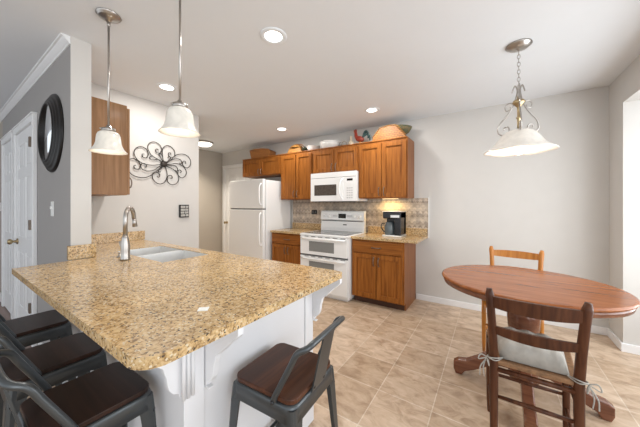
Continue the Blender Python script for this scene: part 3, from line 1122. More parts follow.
# ================================================================== WALL ART
FCY, FCZ = 1.512, 1.752
art = thing('metal_wall_flower', 'dark wrought metal scroll flower hanging on the sink wall', 'wall art', (-3.172, FCY, FCZ))
bm = B()
lathe(bm, [(0, 0.022), (0.018, 0.02), (0.030, 0.013), (0.036, 0.006), (0.036, 0), (0, 0)], seg=20, mat=Matrix.Rotation(PI / 2, 4, 'Y'))
for k in range(14):
    a = 2 * PI * k / 14
    tube(bm, [(0.012, 0.012 * math.cos(a), 0.012 * math.sin(a)), (0.016, 0.038 * math.cos(a), 0.038 * math.sin(a))], 0.004, 6)
obj('hub', bm, 'iron', art)
KY, KZ = 1 / 680.0, 1 / 612.0      # sketch units on the wall


def scroll(ctrl, r=0.0042):
    bm = B()
    pts = [(0.006, (x - 300) * KY, (210 - y) * KZ) for x, y in ctrl]
    tube(bm, smooth_path(pts, 6), r, 7)
    return obj('scroll', bm, 'iron', art)


for path in (
    # upper left loop, upper right loop
    [(300, 210), (262, 186), (212, 162), (187, 125), (190, 90), (215, 70), (245, 68), (272, 84), (283, 110), (272, 135), (250, 138), (238, 122), (250, 112), (260, 120)],
    [(300, 210), (292, 165), (287, 120), (300, 90), (330, 75), (362, 84), (384, 112), (380, 145), (355, 158), (336, 145), (336, 128), (350, 124), (354, 136)],
    # far right, right, lower right
    [(300, 210), (345, 185), (375, 150), (410, 127), (455, 118), (495, 130), (518, 162), (512, 198), (488, 218), (460, 210), (447, 188), (458, 170), (474, 174), (474, 188)],
    [(300, 210), (345, 208), (390, 196), (430, 200), (465, 220), (481, 255), (465, 288), (435, 297), (412, 278), (410, 252), (426, 240), (438, 252), (430, 262)],
    [(300, 210), (335, 228), (380, 245), (410, 275), (415, 315), (395, 345), (362, 354), (332, 338), (326, 308), (340, 288), (360, 290), (364, 305), (352, 310)],
    # lower left
    [(300, 210), (318, 250), (324, 290), (312, 330), (285, 352), (250, 350), (222, 325), (216, 292), (235, 276), (262, 280), (270, 298), (258, 308), (250, 300)],
    # left
    [(300, 210), (255, 222), (200, 230), (145, 222), (108, 195), (95, 160), (110, 128), (145, 114), (178, 130), (188, 162), (172, 185), (150, 180), (148, 164), (160, 160)],
    [(300, 210), (262, 235), (225, 262), (180, 272), (148, 262), (138, 240), (150, 224), (172, 228), (176, 244), (164, 250)],
    [(300, 210), (265, 250), (220, 290), (165, 318), (105, 315), (66, 290), (50, 250), (60, 214), (92, 201), (124, 216), (136, 244), (122, 266), (100, 264), (94, 248), (106, 242)],
    # small inner curls
    [(300, 210), (345, 182), (392, 162), (425, 162), (442, 178), (434, 194), (420, 188)],
    [(300, 210), (262, 185), (225, 192), (202, 188), (198, 174), (212, 168)],
    [(300, 210), (350, 216), (390, 215), (408, 235), (400, 252), (388, 246)],
    [(300, 210), (278, 170), (262, 150), (274, 140), (284, 152)],
    [(300, 210), (340, 178), (352, 158), (338, 152), (330, 164)],
    [(300, 210), (280, 245), (262, 256), (262, 272), (276, 268)],
):
    scroll(path)

# ================================================================== MIRROR
mr = thing('round_mirror', 'round black framed mirror on the grey partition wall', 'mirror', (-2.87, 0.545, 1.835))
mr.scale = (0.97, 0.72, 1.0)
RX = Matrix.Rotation(PI / 2, 4, 'X')
bm = B()
lathe(bm, [(0.212, 0.052), (0.214, 0.064), (0.222, 0.070), (0.230, 0.066), (0.233, 0.056), (0.240, 0.060), (0.250, 0.056), (0.256, 0.044), (0.262, 0.046), (0.272, 0.040),
           (0.278, 0.028), (0.286, 0.030), (0.298, 0.022), (0.304, 0.010), (0.304, 0.0), (0.212, 0.0), (0.212, 0.052)], seg=64, mat=RX)
obj('frame', bm, 'blackframe', mr)
bm = B()
lathe(bm, [(0, 0.058), (0.213, 0.058), (0.213, 0.05), (0, 0.05)], seg=48, mat=RX)
obj('glass', bm, 'mirror', mr)


# ================================================================== CEILING LIGHTS
def can(x, y, label, power=7):
    t = thing('recessed_light', label, 'ceiling light', (x, y, H), 0, 'recessed lights in the kitchen ceiling')
    bm = B()
    lathe(bm, [(0.058, -0.001), (0.060, -0.006), (0.085, -0.008), (0.092, -0.003), (0.092, 0.0)], seg=36)
    obj('trim_ring', bm, 'ceiling', t)
    bm = B()
    lathe(bm, [(0, -0.004), (0.060, -0.004), (0.060, -0.001), (0, -0.001)], seg=32)
    obj('lens', bm, 'can', t)
    d = bpy.data.lights.new('downlight', 'AREA')
    d.shape = 'DISK'
    d.size = 0.12
    d.energy = power
    d.color = (1, 0.97, 0.93)
    o = bpy.data.objects.new('downlight', d)
    o.location = (x, y, H - 0.012)
    COL.objects.link(o)
    return t


can(-1.25, 1.314, 'round recessed light nearest the middle of the ceiling, above the peninsula end')
can(-2.67, 1.303, 'round recessed light above the sink')
can(-1.216, 3.0, 'round recessed light above the stove and right cabinets')
can(-2.67, 2.99, 'round recessed light above the refrigerator side of the kitchen')
t = thing('flush_ceiling_light', 'small flush ceiling light in the hall beyond the sink wall', 'ceiling light', (-4.42, 2.82, H))
bm = B(); lathe(bm, [(0, 0), (0.15, 0), (0.155, -0.02), (0.14, -0.03), (0, -0.03)], seg=36)
obj('pan', bm, 'nickel', t)
bm = B(); lathe(bm, [(0.135, -0.03), (0.13, -0.05), (0.09, -0.075), (0, -0.085)], seg=36)
obj('glass', bm, emit('lit_flush_glass', (1.0, 0.95, 0.86), 2), t)
d = bpy.data.lights.new('hall_bulb', 'AREA')
d.shape = 'DISK'
d.size = 0.26
d.energy = 13
d.spread = math.radians(120)
d.color = (1, 0.92, 0.80)
o = bpy.data.objects.new('hall_bulb', d)
o.location = (-4.42, 2.82, H - 0.09)
COL.objects.link(o)


# ================================================================== PENDANTS
def bell_pendant(x, y, zb, label):
    t = thing('pendant_light', label, 'pendant light', (x, y, H), 0, 'bell pendants over the peninsula')
    z = zb - H   # shade bottom, local
    bm = B()
    lathe(bm, [(0, 0), (0.062, 0), (0.064, -0.006), (0.055, -0.010), (0.053, -0.018), (0.040, -0.024), (0.020, -0.028), (0.012, -0.045), (0, -0.045)], seg=32)
    for k in range(3): pass
    obj('canopy', bm, 'nickel', t)
    bm = B()
    tube(bm, [(0, 0, -0.04), (0, 0, z + 0.165)], 0.0055, 12)
    lathe(bm, [(0, 0.012), (0.009, 0.010), (0.009, -0.010), (0, -0.012)], (0, 0, -0.06), 12)
    obj('rod', bm, 'nickel', t)
    bm = B()
    lathe(bm, [(0, 0.175), (0.010, 0.173), (0.014, 0.160), (0.034, 0.154), (0.036, 0.138), (0.030, 0.134), (0, 0.134)], (0, 0, z), 24)
    for k in range(3):
        a = 2 * PI * k / 3 + 0.4
        lathe(bm, [(0, 0.006), (0.006, 0.003), (0.006, -0.003), (0, -0.006)], (0.038 * math.cos(a), 0.038 * math.sin(a), z + 0.147), 10)
    obj('fitter', bm, 'nickel', t)
    bm = B()
    prof = [(0.028, 0.136), (0.044, 0.133), (0.057, 0.122), (0.0635, 0.105), (0.066, 0.085), (0.068, 0.062), (0.073, 0.042), (0.082, 0.024), (0.092, 0.010), (0.1015, 0.0),
            (0.098, 0.0), (0.088, 0.010), (0.078, 0.024), (0.069, 0.042), (0.064, 0.062), (0.062, 0.085), (0.0595, 0.103), (0.054, 0.118), (0.042, 0.129), (0.026, 0.132)]
    prof = [(r * 0.93, zz * 0.93 + 0.008) for r, zz in prof]
    lathe(bm, prof, (0, 0, z), 48, fn=lambda a, r, zz: (r * (1 + 0.012 * math.cos(12 * a)), zz))
    obj('glass_shade', bm, 'shade', t)
    bm = B()
    lathe(bm, [(0, 0.03), (0.018, 0.036), (0.028, 0.055), (0.026, 0.075), (0.014, 0.10), (0.012, 0.13), (0, 0.13)], (0, 0, z), 20)
    obj('bulb', bm, 'bulb', t)
    d = bpy.data.lights.new('pendant_bulb', 'POINT')
    d.energy = 0.3
    d.color = (1, 0.88, 0.72)
    d.shadow_soft_size = 0.045
    o = bpy.data.objects.new('pendant_bulb', d)
    o.location = (x, y, zb + 0.012)
    COL.objects.link(o)


bell_pendant(-1.955, 0.612, 1.590, 'bell glass pendant nearer the partition wall, in front of the pale cabinet')
bell_pendant(-1.305, 0.70, 1.628, 'bell glass pendant whose rod leaves the top of the picture, above the worktop')

# table pendant
tx, ty = 0.170, 2.37
tp = thing('pendant_light', 'wide dome glass pendant with scrolled metal arms hanging over the oval table', 'pendant light', (tx, ty, H))
bm = B()
lathe(bm, [(0, 0), (0.078, 0), (0.080, -0.008), (0.066, -0.014), (0.062, -0.022), (0.030, -0.032), (0.010, -0.036), (0, -0.050)], seg=36)
obj('canopy', bm, 'nickel', tp)
bm = B()
n = 12
ztop, zend = -0.045, -0.375
lk = (ztop - zend) / n
for k in range(n):
    zc = ztop - lk * (k + 0.5)
    pts = []
    for j in range(10):
        a = 2 * PI * j / 10
        u, v_ = 0.0085 * math.cos(a), (lk / 2 + 0.004) * math.sin(a)
        pts.append((u, 0, zc + v_) if k % 2 else (0, u, zc + v_))
    tube(bm, pts, 0.0022, 6, closed=True)
obj('chain', bm, 'nickel', tp)
bm = B()
lathe(bm, [(0, -0.37), (0.010, -0.375), (0.012, -0.395), (0.034, -0.405), (0.040, -0.420), (0.022, -0.440), (0.010, -0.455), (0.010, -0.52), (0.018, -0.53), (0.010, -0.54), (0.010, -0.615), (0.05, -0.622), (0.055, -0.635), (0, -0.64)], seg=24)
obj('stem', bm, 'brass', tp)
for k in range(3):
    a = 2 * PI * k / 3 + 0.55
    ca, sa = math.cos(a), math.sin(a)
    prof = [(0.028, -0.425), (0.060, -0.405), (0.090, -0.420), (0.085, -0.455), (0.058, -0.455), (0.055, -0.435)]
    prof2 = [(0.055, -0.300), (0.025, -0.290), (0.010, -0.330), (0.020, -0.385), (0.040, -0.440), (0.085, -0.500), (0.130, -0.550), (0.140, -0.605), (0.105, -0.635), (0.065, -0.615), (0.070, -0.580), (0.095, -0.580), (0.100, -0.600)]
    prof2[0] = (0.045, -0.335)
    bm = B()
    tube(bm, smooth_path([(r * ca, r * sa, z) for r, z in prof2], 6), 0.0048, 8)
    tube(bm, smooth_path([(r * ca, r * sa, z) for r, z in prof], 6), 0.0040, 8)
    obj('scroll_arm', bm, 'nickel', tp)
bm = B()
pr_ = [(0.03, -0.618), (0.07, -0.622), (0.105, -0.640), (0.135, -0.672), (0.162, -0.712), (0.192, -0.742), (0.222, -0.760), (0.243, -0.772)]
pr_ = [(r * 0.89, z) for r, z in pr_]
pr_ = pr_ + [(r - 0.004, z - 0.005) for r, z in reversed(pr_)]
lathe(bm, pr_, seg=64, fn=lambda a, r, z: (r * (1 + 0.015 * math.cos(6 * a) * r / 0.26), z - 0.004 * math.cos(6 * a) * (r / 0.24) ** 3))
obj('glass_shade', bm, 'shade2', tp)
bm = B()
lathe(bm, [(0, -0.80), (0.020, -0.795), (0.032, -0.775), (0.028, -0.745), (0.014, -0.71), (0.014, -0.64), (0, -0.64)], seg=20)
obj('bulb', bm, 'bulb', tp)
d = bpy.data.lights.new('table_bulb', 'POINT')
d.energy = 2.2
d.color = (1, 0.86, 0.70)
d.shadow_soft_size = 0.05
o = bpy.data.objects.new('table_bulb', d)
o.location = (tx, ty, H - 0.83)
COL.objects.link(o)

# ================================================================== DINING TABLE
TX, TY = 0.185, 2.235
TB = 0.76
dt = thing('dining_table', 'oval reddish wood pedestal dining table near the right corner', 'table', (TX, TY, 0), math.radians(-5.5))


def ellipse(a, b_, n=64): return [(a * math.cos(2 * PI * k / n), b_ * math.sin(2 * PI * k / n)) for k in range(n)]


def ell_solid(bm, a, b_, prof, seg=72):
    """prof: [(inset, z)]"""
    tmp = bmesh.new()
    rings = []
    for ins, z in prof:
        rings.append([tmp.verts.new(((a - ins) * math.cos(2 * PI * k / seg), (b_ - ins) * math.sin(2 * PI * k / seg), z)) for k in range(seg)])
    for A, C in zip(rings, rings[1:]):
        for k in range(seg): tmp.faces.new((A[k], A[(k + 1) % seg], C[(k + 1) % seg], C[k])).smooth = True
    tmp.faces.new(rings[0])
    tmp.faces.new(rings[-1][::-1])
    bmesh.ops.recalc_face_normals(tmp, faces=tmp.faces)
    merge(bm, tmp)


bm = B()
ell_solid(bm, 0.505, 0.462, [(0.012, TB), (0.011, TB), (0.003, TB - 0.004), (0, TB - 0.012), (0.004, TB - 0.020), (0.012, TB - 0.022)])
obj('tabletop', bm, 'tablewood', dt)
bm = B()
ell_solid(bm, 0.490, 0.447, [(0.0, TB - 0.0225), (-0.004, TB - 0.035), (0.002, TB - 0.055), (0.012, TB - 0.060), (0.014, TB - 0.060)])
ell_solid(bm, 0.40, 0.36, [(0.0, TB - 0.0605), (0.0, TB - 0.080), (0.02, TB - 0.080)])
obj('apron', bm, 'tableedge', dt)
bm = B()
lathe(bm, [(0, 0.68), (0.11, 0.68), (0.11, 0.655), (0.075, 0.64), (0.060, 0.60), (0.085, 0.57), (0.092, 0.52), (0.088, 0.45), (0.070, 0.36), (0.055, 0.31), (0.075, 0.29), (0.075, 0.26), (0.085, 0.25),
           (0.085, 0.10), (0.055, 0.085), (0.03, 0.06), (0, 0.055)], seg=32)
obj('pedestal', bm, 'tableedge', dt)
fprof = [(0.06, 0.24), (0.12, 0.235), (0.20, 0.20), (0.28, 0.145), (0.35, 0.105), (0.41, 0.095), (0.44, 0.075), (0.44, 0.03), (0.425, 0.0), (0.385, 0.0), (0.36, 0.03), (0.30, 0.055), (0.22, 0.10), (0.14, 0.13), (0.06, 0.13)]
for k in range(4):
    bm = B()
    prism(bm, fprof, lambda u, v, d: (u * 0.96, d, v * 1.12), -0.030, 0.030, 0.008)
    bmesh.ops.rotate(bm, verts=bm.verts, cent=(0, 0, 0), matrix=Matrix.Rotation(PI / 2 * k + math.radians(5.5), 3, 'Z'))
    obj('foot', bm, 'chairdark' if 0 else 'tableedge', dt)


# ================================================================== DINING CHAIRS
def ladder_chair(label, wood_m, loc, rz, W, Dp, ht, seat_z, cushion):
    """origin at the middle of the back posts on the floor; faces +Y"""
    t = thing('dining_chair', label, 'chair', loc, rz, None)
    hw = W / 2
    pr2 = 0.0165
    lean = 0.045

    def by(z): return -lean * max(0, (z - seat_z)) / (ht - seat_z) - 0.02 * max(0, seat_z - z) / seat_z

    for s in (-1, 1):
        bm = B()
        zs = [0, 0.1, seat_z - 0.15, seat_z, seat_z + 0.14, ht - 0.10, ht - 0.03, ht]
        tube(bm, [(s * (hw + 0.020 * max(0, (z - seat_z) / (ht - seat_z)) ** 1.5), by(z), z) for z in zs], [0.013, 0.017, 0.019, 0.020, 0.019, 0.018, 0.019, 0.012], 14)
        obj('back_post', bm, wood_m, t)
        bm = B()
        fw = hw + 0.02
        tube(bm, [(s * fw, Dp, 0), (s * fw, Dp, 0.08), (s * fw, Dp, seat_z - 0.12), (s * fw, Dp, seat_z)], [0.011, 0.015, 0.018, 0.016], 12)
        obj('front_leg', bm, wood_m, t)
    # slats
    for (z0, z1, th) in ((ht - 0.088, ht - 0.036, 0.016), (ht - 0.222, ht - 0.186, 0.014)):
        bm = B()
        tmp = bmesh.new()
        n = 14
        rows = []
        for k in range(n + 1):
            u = -1 + 2 * k / n
            x = u * (hw + (0.016 if z1 > ht - 0.1 else 0.006))
            bow = -0.034 * (1 - u * u)
            crown = 0.006 * (1 - u * u)
            zm = (z0 + z1) / 2
            rows.append([tmp.verts.new((x, by(z0) + bow + th / 2, z0 - 1.5 * crown)), tmp.verts.new((x, by(z1) + bow + th / 2, z1 + crown)),
                         tmp.verts.new((x, by(z1) + bow - th / 2, z1 + crown)), tmp.verts.new((x, by(z0) + bow - th / 2, z0 - 1.5 * crown))])
        for A, C in zip(rows, rows[1:]):
            for k in range(4): tmp.faces.new((A[k], A[(k + 1) % 4], C[(k + 1) % 4], C[k]))
        tmp.faces.new(rows[0]); tmp.faces.new(rows[-1][::-1])
        bmesh.ops.recalc_face_normals(tmp, faces=tmp.faces)
        bmesh.ops.bevel(tmp, geom=list(tmp.edges), offset=0.002, segments=1, affect='EDGES') if False else None
        merge(bm, tmp)
        obj('back_slat', bm, wood_m, t)
    # seat
    bm = B()
    fw = hw + 0.035
    prism(bm, [(-hw, -0.008), (hw, -0.008), (fw, Dp + 0.02), (-fw, Dp + 0.02)], lambda u, v, d: (u, v, d), seat_z - 0.012, seat_z + 0.012, 0.006)
    obj('seat', bm, 'rush', t)
    bm = B()
    tube(bm, [(-hw, -0.004, seat_z - 0.035), (hw, -0.004, seat_z - 0.035)], 0.012, 10)
    tube(bm, [(-hw, 0, seat_z - 0.035), (-hw - .02, Dp, seat_z - 0.035)], 0.012, 10)
    tube(bm, [(hw, 0, seat_z - 0.035), (hw + .02, Dp, seat_z - 0.035)], 0.012, 10)
    tube(bm, [(-hw - .02, Dp, seat_z - 0.035), (hw + .02, Dp, seat_z - 0.035)], 0.012, 10)
    obj('seat_rail', bm, wood_m, t)
    for (a, b_) in (((-hw, by(.32), 0.32), (hw, by(.32), 0.32)), ((-hw - .02, Dp, 0.24), (hw + .02, Dp, 0.24)),
                    ((-hw, by(.16), 0.17), (-hw - .02, Dp, 0.17)), ((hw, by(.16), 0.17), (hw + .02, Dp, 0.17)),
                    ((-hw, by(.36), 0.37), (-hw - .02, Dp, 0.37)), ((hw, by(.36), 0.37), (hw + .02, Dp, 0.37))):
        bm = B()
        A, C = Vector(a), Vector(b_)
        tube(bm, [A, A.lerp(C, 0.5), C], [0.008, 0.011, 0.008], 10)
        obj('stretcher', bm, wood_m, t)
    if cushion:
        bm = B()
        tmp = bmesh.new()
        bmesh.ops.create_grid(tmp, x_segments=22, y_segments=20, size=0.5)
        base = [(v.co.x * 2, v.co.y * 2) for v in tmp.verts]
        topv = list(tmp.verts)
        r2 = bmesh.ops.duplicate(tmp, geom=tmp.verts[:] + tmp.edges[:] + tmp.faces[:])
        low = [g for g in r2['geom'] if isinstance(g, bmesh.types.BMVert)]

        def place(v, u, w_, upper):
            e = (1 - abs(u) ** 5) * (1 - abs(w_) ** 5)
            e = max(0, e) ** 0.6
            x = u * (hw - 0.026 + 0.03 * (w_ + 1) / 2)
            y = 0.012 + (w_ + 1) / 2 * (Dp + 0.0)
            z = seat_z + 0.018
            if upper:
                z += 0.060 * e + 0.075 * e * max(0, -w_) ** 2
                z += 0.009 * e * math.sin(u * 13 + w_ * 2) * (0.6 + 0.4 * max(0, -w_))
                y -= 0.012 * e * max(0, -w_) ** 3
            else:
                z -= 0.004 * e
            v.co = (x, y, z)

        for v_, (u, w_) in zip(topv, base): place(v_, u, w_, True)
        for v_, (u, w_) in zip(low, base): place(v_, u, w_, False)
        bmesh.ops.remove_doubles(tmp, verts=tmp.verts, dist=0.0008)
        bmesh.ops.recalc_face_normals(tmp, faces=tmp.faces)
        for f in tmp.faces: f.smooth = True
        merge(bm, tmp)
        cu = obj('seat_cushion', bm, 'cushion')
        cu.location = Vector(loc)
        cu.rotation_euler = (0, 0, rz)
        tag(cu, 'beige cotton seat cushion tied to the dark ladder-back chair', 'cushion')
        for s in (-1, 1):
            for q, dz in ((0, 0), (1, 0.012)):
                bm = B()
                P = [(s * (hw - 0.04), 0.02, seat_z + 0.02), (s * (hw - 0.008), -0.028, seat_z + 0.018 + dz), (s * (hw + 0.024), -0.020, seat_z + 0.022),
                     (s * (hw + 0.026), 0.012, seat_z + 0.016), (s * (hw + 0.034), 0.0, seat_z + 0.0),
                     (s * (hw + 0.045 + 0.012 * q), -0.01, seat_z - 0.04), (s * (hw + 0.040 + 0.02 * q), -0.012, seat_z - 0.085)]
                tube(bm, smooth_path(P, 5), 0.0028, 6)
                obj('tie', bm, 'cushion', cu)
            bm = B()
            P = [(s * (hw + 0.028), -0.01, seat_z + 0.02)]
            tube(bm, smooth_path([(s * (hw + 0.028), -0.015, seat_z + 0.018), (s * (hw + 0.055), -0.02, seat_z + 0.028), (s * (hw + 0.065), -0.018, seat_z + 0.0), (s * (hw + 0.03), -0.014, seat_z + 0.012),
                                  (s * (hw + 0.02), -0.030, seat_z - 0.015), (s * (hw + 0.028), -0.028, seat_z + 0.010)], 5), 0.003, 6)
            obj('tie', bm, 'cushion', cu)
    return t


ladder_chair('dark walnut ladder-back chair in front of the oval table, seen from behind', 'chairdark', (0.168, 1.575, 0), 0, 0.310, 0.34, 0.862, 0.488, True)
ladder_chair('golden oak ladder-back chair behind the oval table', 'chairlight', (0.185, 2.985, 0), PI - math.radians(8), 0.34, 0.34, 0.872, 0.455, False)


# ================================================================== BAR STOOLS
def stool(label, loc, rz, seat_m):
    """origin on the floor under the seat centre, faces +Y, back rest at -Y"""
    t = thing('bar_stool', label, 'stool', loc, rz, 'gunmetal bar stools around the peninsula')
    s = 0.143
    zs = 0.620
    bm = B()
    prism(bm, rc(s - .035, s - .035, .035, 0, 90, 5) + rc(-s + .035, s - .035, .035, 90, 180, 5) + rc(-s + .035, -s + .035, .035, 180, 270, 5) + rc(s - .035, -s + .035, .035, 270, 360, 5),
          lambda u, v, d: (u, v, d), zs - 0.018, zs, 0.003)
    obj('seat', bm, seat_m, t)
    # sheet metal skirt
    bm = B()
    tmp = bmesh.new()
    rings = []
    for (e, z) in ((s + 0.002, zs - 0.0185), (s + 0.006, zs - 0.028), (s + 0.010, zs - 0.075), (s + 0.004, zs - 0.075), (s, zs - 0.03), (s - 0.006, zs - 0.0185)):
        r = 0.04
        pts = rc(e - r, e - r, r, 0, 90, 5) + rc(-e + r, e - r, r, 90, 180, 5) + rc(-e + r, -e + r, r, 180, 270, 5) + rc(e - r, -e + r, r, 270, 360, 5)
        rings.append([tmp.verts.new((x, y, z)) for x, y in pts])
    n = len(rings[0])
    for i in range(len(rings)):
        A, C = rings[i], rings[(i + 1) % len(rings)]
        for k in range(n): tmp.faces.new((A[k], A[(k + 1) % n], C[(k + 1) % n], C[k])).smooth = True
    bmesh.ops.recalc_face_normals(tmp, faces=tmp.faces)
    merge(bm, tmp)
    obj('skirt', bm, 'gun', t)
    # tapered angle-section legs
    for sx in (-1, 1):
        for sy in (-1, 1):
            bm = B()
            tmp = bmesh.new()
            rows = []
            for (z, e, wd) in ((zs - 0.03, s + 0.004, 0.060), (zs - 0.09, s + 0.009, 0.050), (zs - 0.30, s + 0.020, 0.036), (0.0, s + 0.028, 0.024)):
                c = [(e - wd, e), (e - 0.012, e), (e - 0.004, e - 0.004), (e, e - 0.012), (e, e - wd), (e - 0.006, e - wd), (e - 0.008, e - 0.014), (e - 0.014, e - 0.008), (e - wd, e - 0.006)]
                rows.append([tmp.verts.new((sx * x, sy * y, z)) for x, y in c])
            for A, C in zip(rows, rows[1:]):
                m_ = len(A)
                for k in range(m_): tmp.faces.new((A[k], A[(k + 1) % m_], C[(k + 1) % m_], C[k]))
            tmp.faces.new(rows[0]); tmp.faces.new(rows[-1][::-1])
            bmesh.ops.recalc_face_normals(tmp, faces=tmp.faces)
            merge(bm, tmp)
            lg = obj('leg', bm, 'gun', t)
            bm = B()
            e = s + 0.028 - 0.013
            box(bm, sx * e - 0.014, sx * e + 0.014, sy * e - 0.014, sy * e + 0.014, 0, 0.012, 0.003)
            obj('rubber_foot', bm, 'black', lg)
    # foot ring and brace
    bm = B()
    e = s + 0.014
    zr = 0.235
    for a, b_ in (((-e, -e), (e, -e)), ((e, -e), (e, e)), ((e, e), (-e, e)), ((-e, e), (-e, -e))):
        tube(bm, [(a[0], a[1], zr), (b_[0], b_[1], zr)], 0.008, 8)
    obj('footrest', bm, 'gun', t)
    bm = B()
    e = s + 0.004
    tube(bm, [(-e, -e, zs - 0.09), (e, e, zs - 0.09)], 0.008, 6)
    tube(bm, [(e, -e, zs - 0.093), (-e, e, zs - 0.093)], 0.008, 6)
    obj('cross_brace', bm, 'black', t)
    # back rest tube
    zt = zs + 0.198
    yb = -s - 0.058
    ctrl = [(s + 0.010, -0.070, zs - 0.012), (s + 0.012, -0.078, zs + 0.01), (s + 0.006, -0.135, zs + 0.120), (s + 0.002, -0.160, zs + 0.168), (s - 0.012, yb + 0.010, zt - 0.010), (s - 0.045, yb - 0.001, zt), (0, yb - 0.004, zt + 0.004)]
    full = ctrl + [(-x, y, z) for x, y, z in reversed(ctrl[:-1])]
    bm = B()
    tube(bm, smooth_path(full, 7), 0.0105, 12)
    obj('back_tube', bm, 'gun', t)
    # centre splat
    bm = B()
    tmp = bmesh.new()
    rows = []
    for k in range(7):
        q = k / 6
        z = zs - 0.02 + q * (zt - zs + 0.018)
        y = -s - 0.008 + (yb + 0.002 + s + 0.008) * q
        hwid = 0.047 - 0.006 * q
        rows.append([tmp.verts.new((-hwid, y, z)), tmp.verts.new((hwid, y, z)), tmp.verts.new((hwid, y - 0.006, z)), tmp.verts.new((-hwid, y - 0.006, z))])
    for A, C in zip(rows, rows[1:]):
        for k in range(4): tmp.faces.new((A[k], A[(k + 1) % 4], C[(k + 1) % 4], C[k]))
    tmp.faces.new(rows[0]); tmp.faces.new(rows[-1][::-1])
    bmesh.ops.recalc_face_normals(tmp, faces=tmp.faces)
    merge(bm, tmp)
    obj('back_splat', bm, 'gun', t)
    for sx in (-1, 1):
        bm = B()
        lathe(bm, [(0, 0), (0.007, 0), (0.006, 0.004), (0, 0.005)], (sx * 0.034, -s - 0.014, zs - 0.005), 10, mat=RX)
        obj('bolt', bm, 'black', t)
    for sx in (-1, 1):
        bm = B()
        lathe(bm, [(0, 0), (0.008, 0), (0.007, 0.005), (0, 0.006)], (sx * (s + 0.02), -0.070, zs - 0.012), 10, mat=Matrix.Rotation(sx * PI / 2, 4, 'Y'))
        obj('bolt', bm, 'black', t)
    return t


s1 = stool('bar stool alone at the right side of the peninsula, wood seat in full view', (-0.695, 0.80, 0), PI / 2 + math.radians(3), 'seatwood')
for i, (x, y, a, lab) in enumerate(((-1.170, 0.309, 0, 'bar stool in the lower left corner, nearest of the three in a row'),
                                    (-1.625, 0.309, 0, 'middle bar stool of the three along the near side of the peninsula'),
                                    (-2.15, 0.309, 0, 'farthest bar stool of the three, closest to the white doors'))):
    c = copy_tree(s1)
    c.location = (x, y, 0)
    c.rotation_euler = (0, 0, a)
    c['label'] = lab
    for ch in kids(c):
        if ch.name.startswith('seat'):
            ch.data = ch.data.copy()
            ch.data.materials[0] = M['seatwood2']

# ================================================================== DECOR ON THE CABINETS
ZC = ZU + 0.0145


def at(o, x, y, z=ZC, rz=0):
    o.location = (x, y, z)
    o.rotation_euler = (0, 0, rz)
    return o


def taper_box(bm, w0, d0, w1, d1, h, z0=0.0, thick=0.008, openTop=False):
    prism_pts = [(-1, -1), (1, -1), (1, 1), (-1, 1)]
    tmp = bmesh.new()
    a = [tmp.verts.new((sx * w0 / 2, sy * d0 / 2, z0)) for sx, sy in prism_pts]
    b_ = [tmp.verts.new((sx * w1 / 2, sy * d1 / 2, z0 + h)) for sx, sy in prism_pts]
    tmp.faces.new(a[::-1])
    for k in range(4): tmp.faces.new((a[k], a[(k + 1) % 4], b_[(k + 1) % 4], b_[k]))
    if openTop:
        c = [tmp.verts.new((sx * (w1 / 2 - thick), sy * (d1 / 2 - thick), z0 + h)) for sx, sy in prism_pts]
        e = [tmp.verts.new((sx * (w0 / 2 - thick), sy * (d0 / 2 - thick), z0 + thick)) for sx, sy in prism_pts]
        for k in range(4):
            tmp.faces.new((b_[k], b_[(k + 1) % 4], c[(k + 1) % 4], c[k]))
            tmp.faces.new((c[k], c[(k + 1) % 4], e[(k + 1) % 4], e[k]))
        tmp.faces.new(e)
    else:
        tmp.faces.new(b_)
    bmesh.ops.recalc_face_normals(tmp, faces=tmp.faces)
    bmesh.ops.bevel(tmp, geom=list(tmp.edges), offset=0.006, segments=2, affect='EDGES')
    merge(bm, tmp)


# brown lidded basket over the fridge
t = thing('picnic_basket', 'brown wicker basket with hinged lid on the cabinet above the refrigerator', 'basket', (-3.57, 3.47, ZC), 0.25)
bm = B(); taper_box(bm, 0.38, 0.22, 0.42, 0.25, 0.13)
obj('basket_body', bm, 'basket', t)
bm = B()
prism(bm, [(-0.215, 0.131), (-0.20, 0.150), (-0.10, 0.170), (0.05, 0.172), (0.18, 0.155), (0.215, 0.131)], lambda u, v, d: (u, d, v), -0.13, 0.13, 0.004)
obj('lid', bm, 'basket', t)
# small honey basket with handle
t = thing('handled_basket', 'small honey wicker basket with arched handle on the cabinet left of the microwave', 'basket', (-2.76, 3.47, ZC), 0.1)
bm = B(); taper_box(bm, 0.30, 0.18, 0.22, 0.14, 0.10)
obj('basket_body', bm, 'basket2', t)
bm = B()
lathe(bm, [(0.115, 0.10), (0.09, 0.135), (0.055, 0.155), (0, 0.16)], seg=28, fn=lambda a, r, z: (r, z))
obj('lid', bm, 'basket2', t)
bm = B()
tube(bm, smooth_path([(-0.145, 0, 0.06), (-0.14, 0, 0.11), (-0.10, 0, 0.15), (0, 0, 0.168), (0.10, 0, 0.15), (0.14, 0, 0.11), (0.145, 0, 0.06)], 5), 0.006, 8)
obj('basket_handle', bm, 'basket', t)
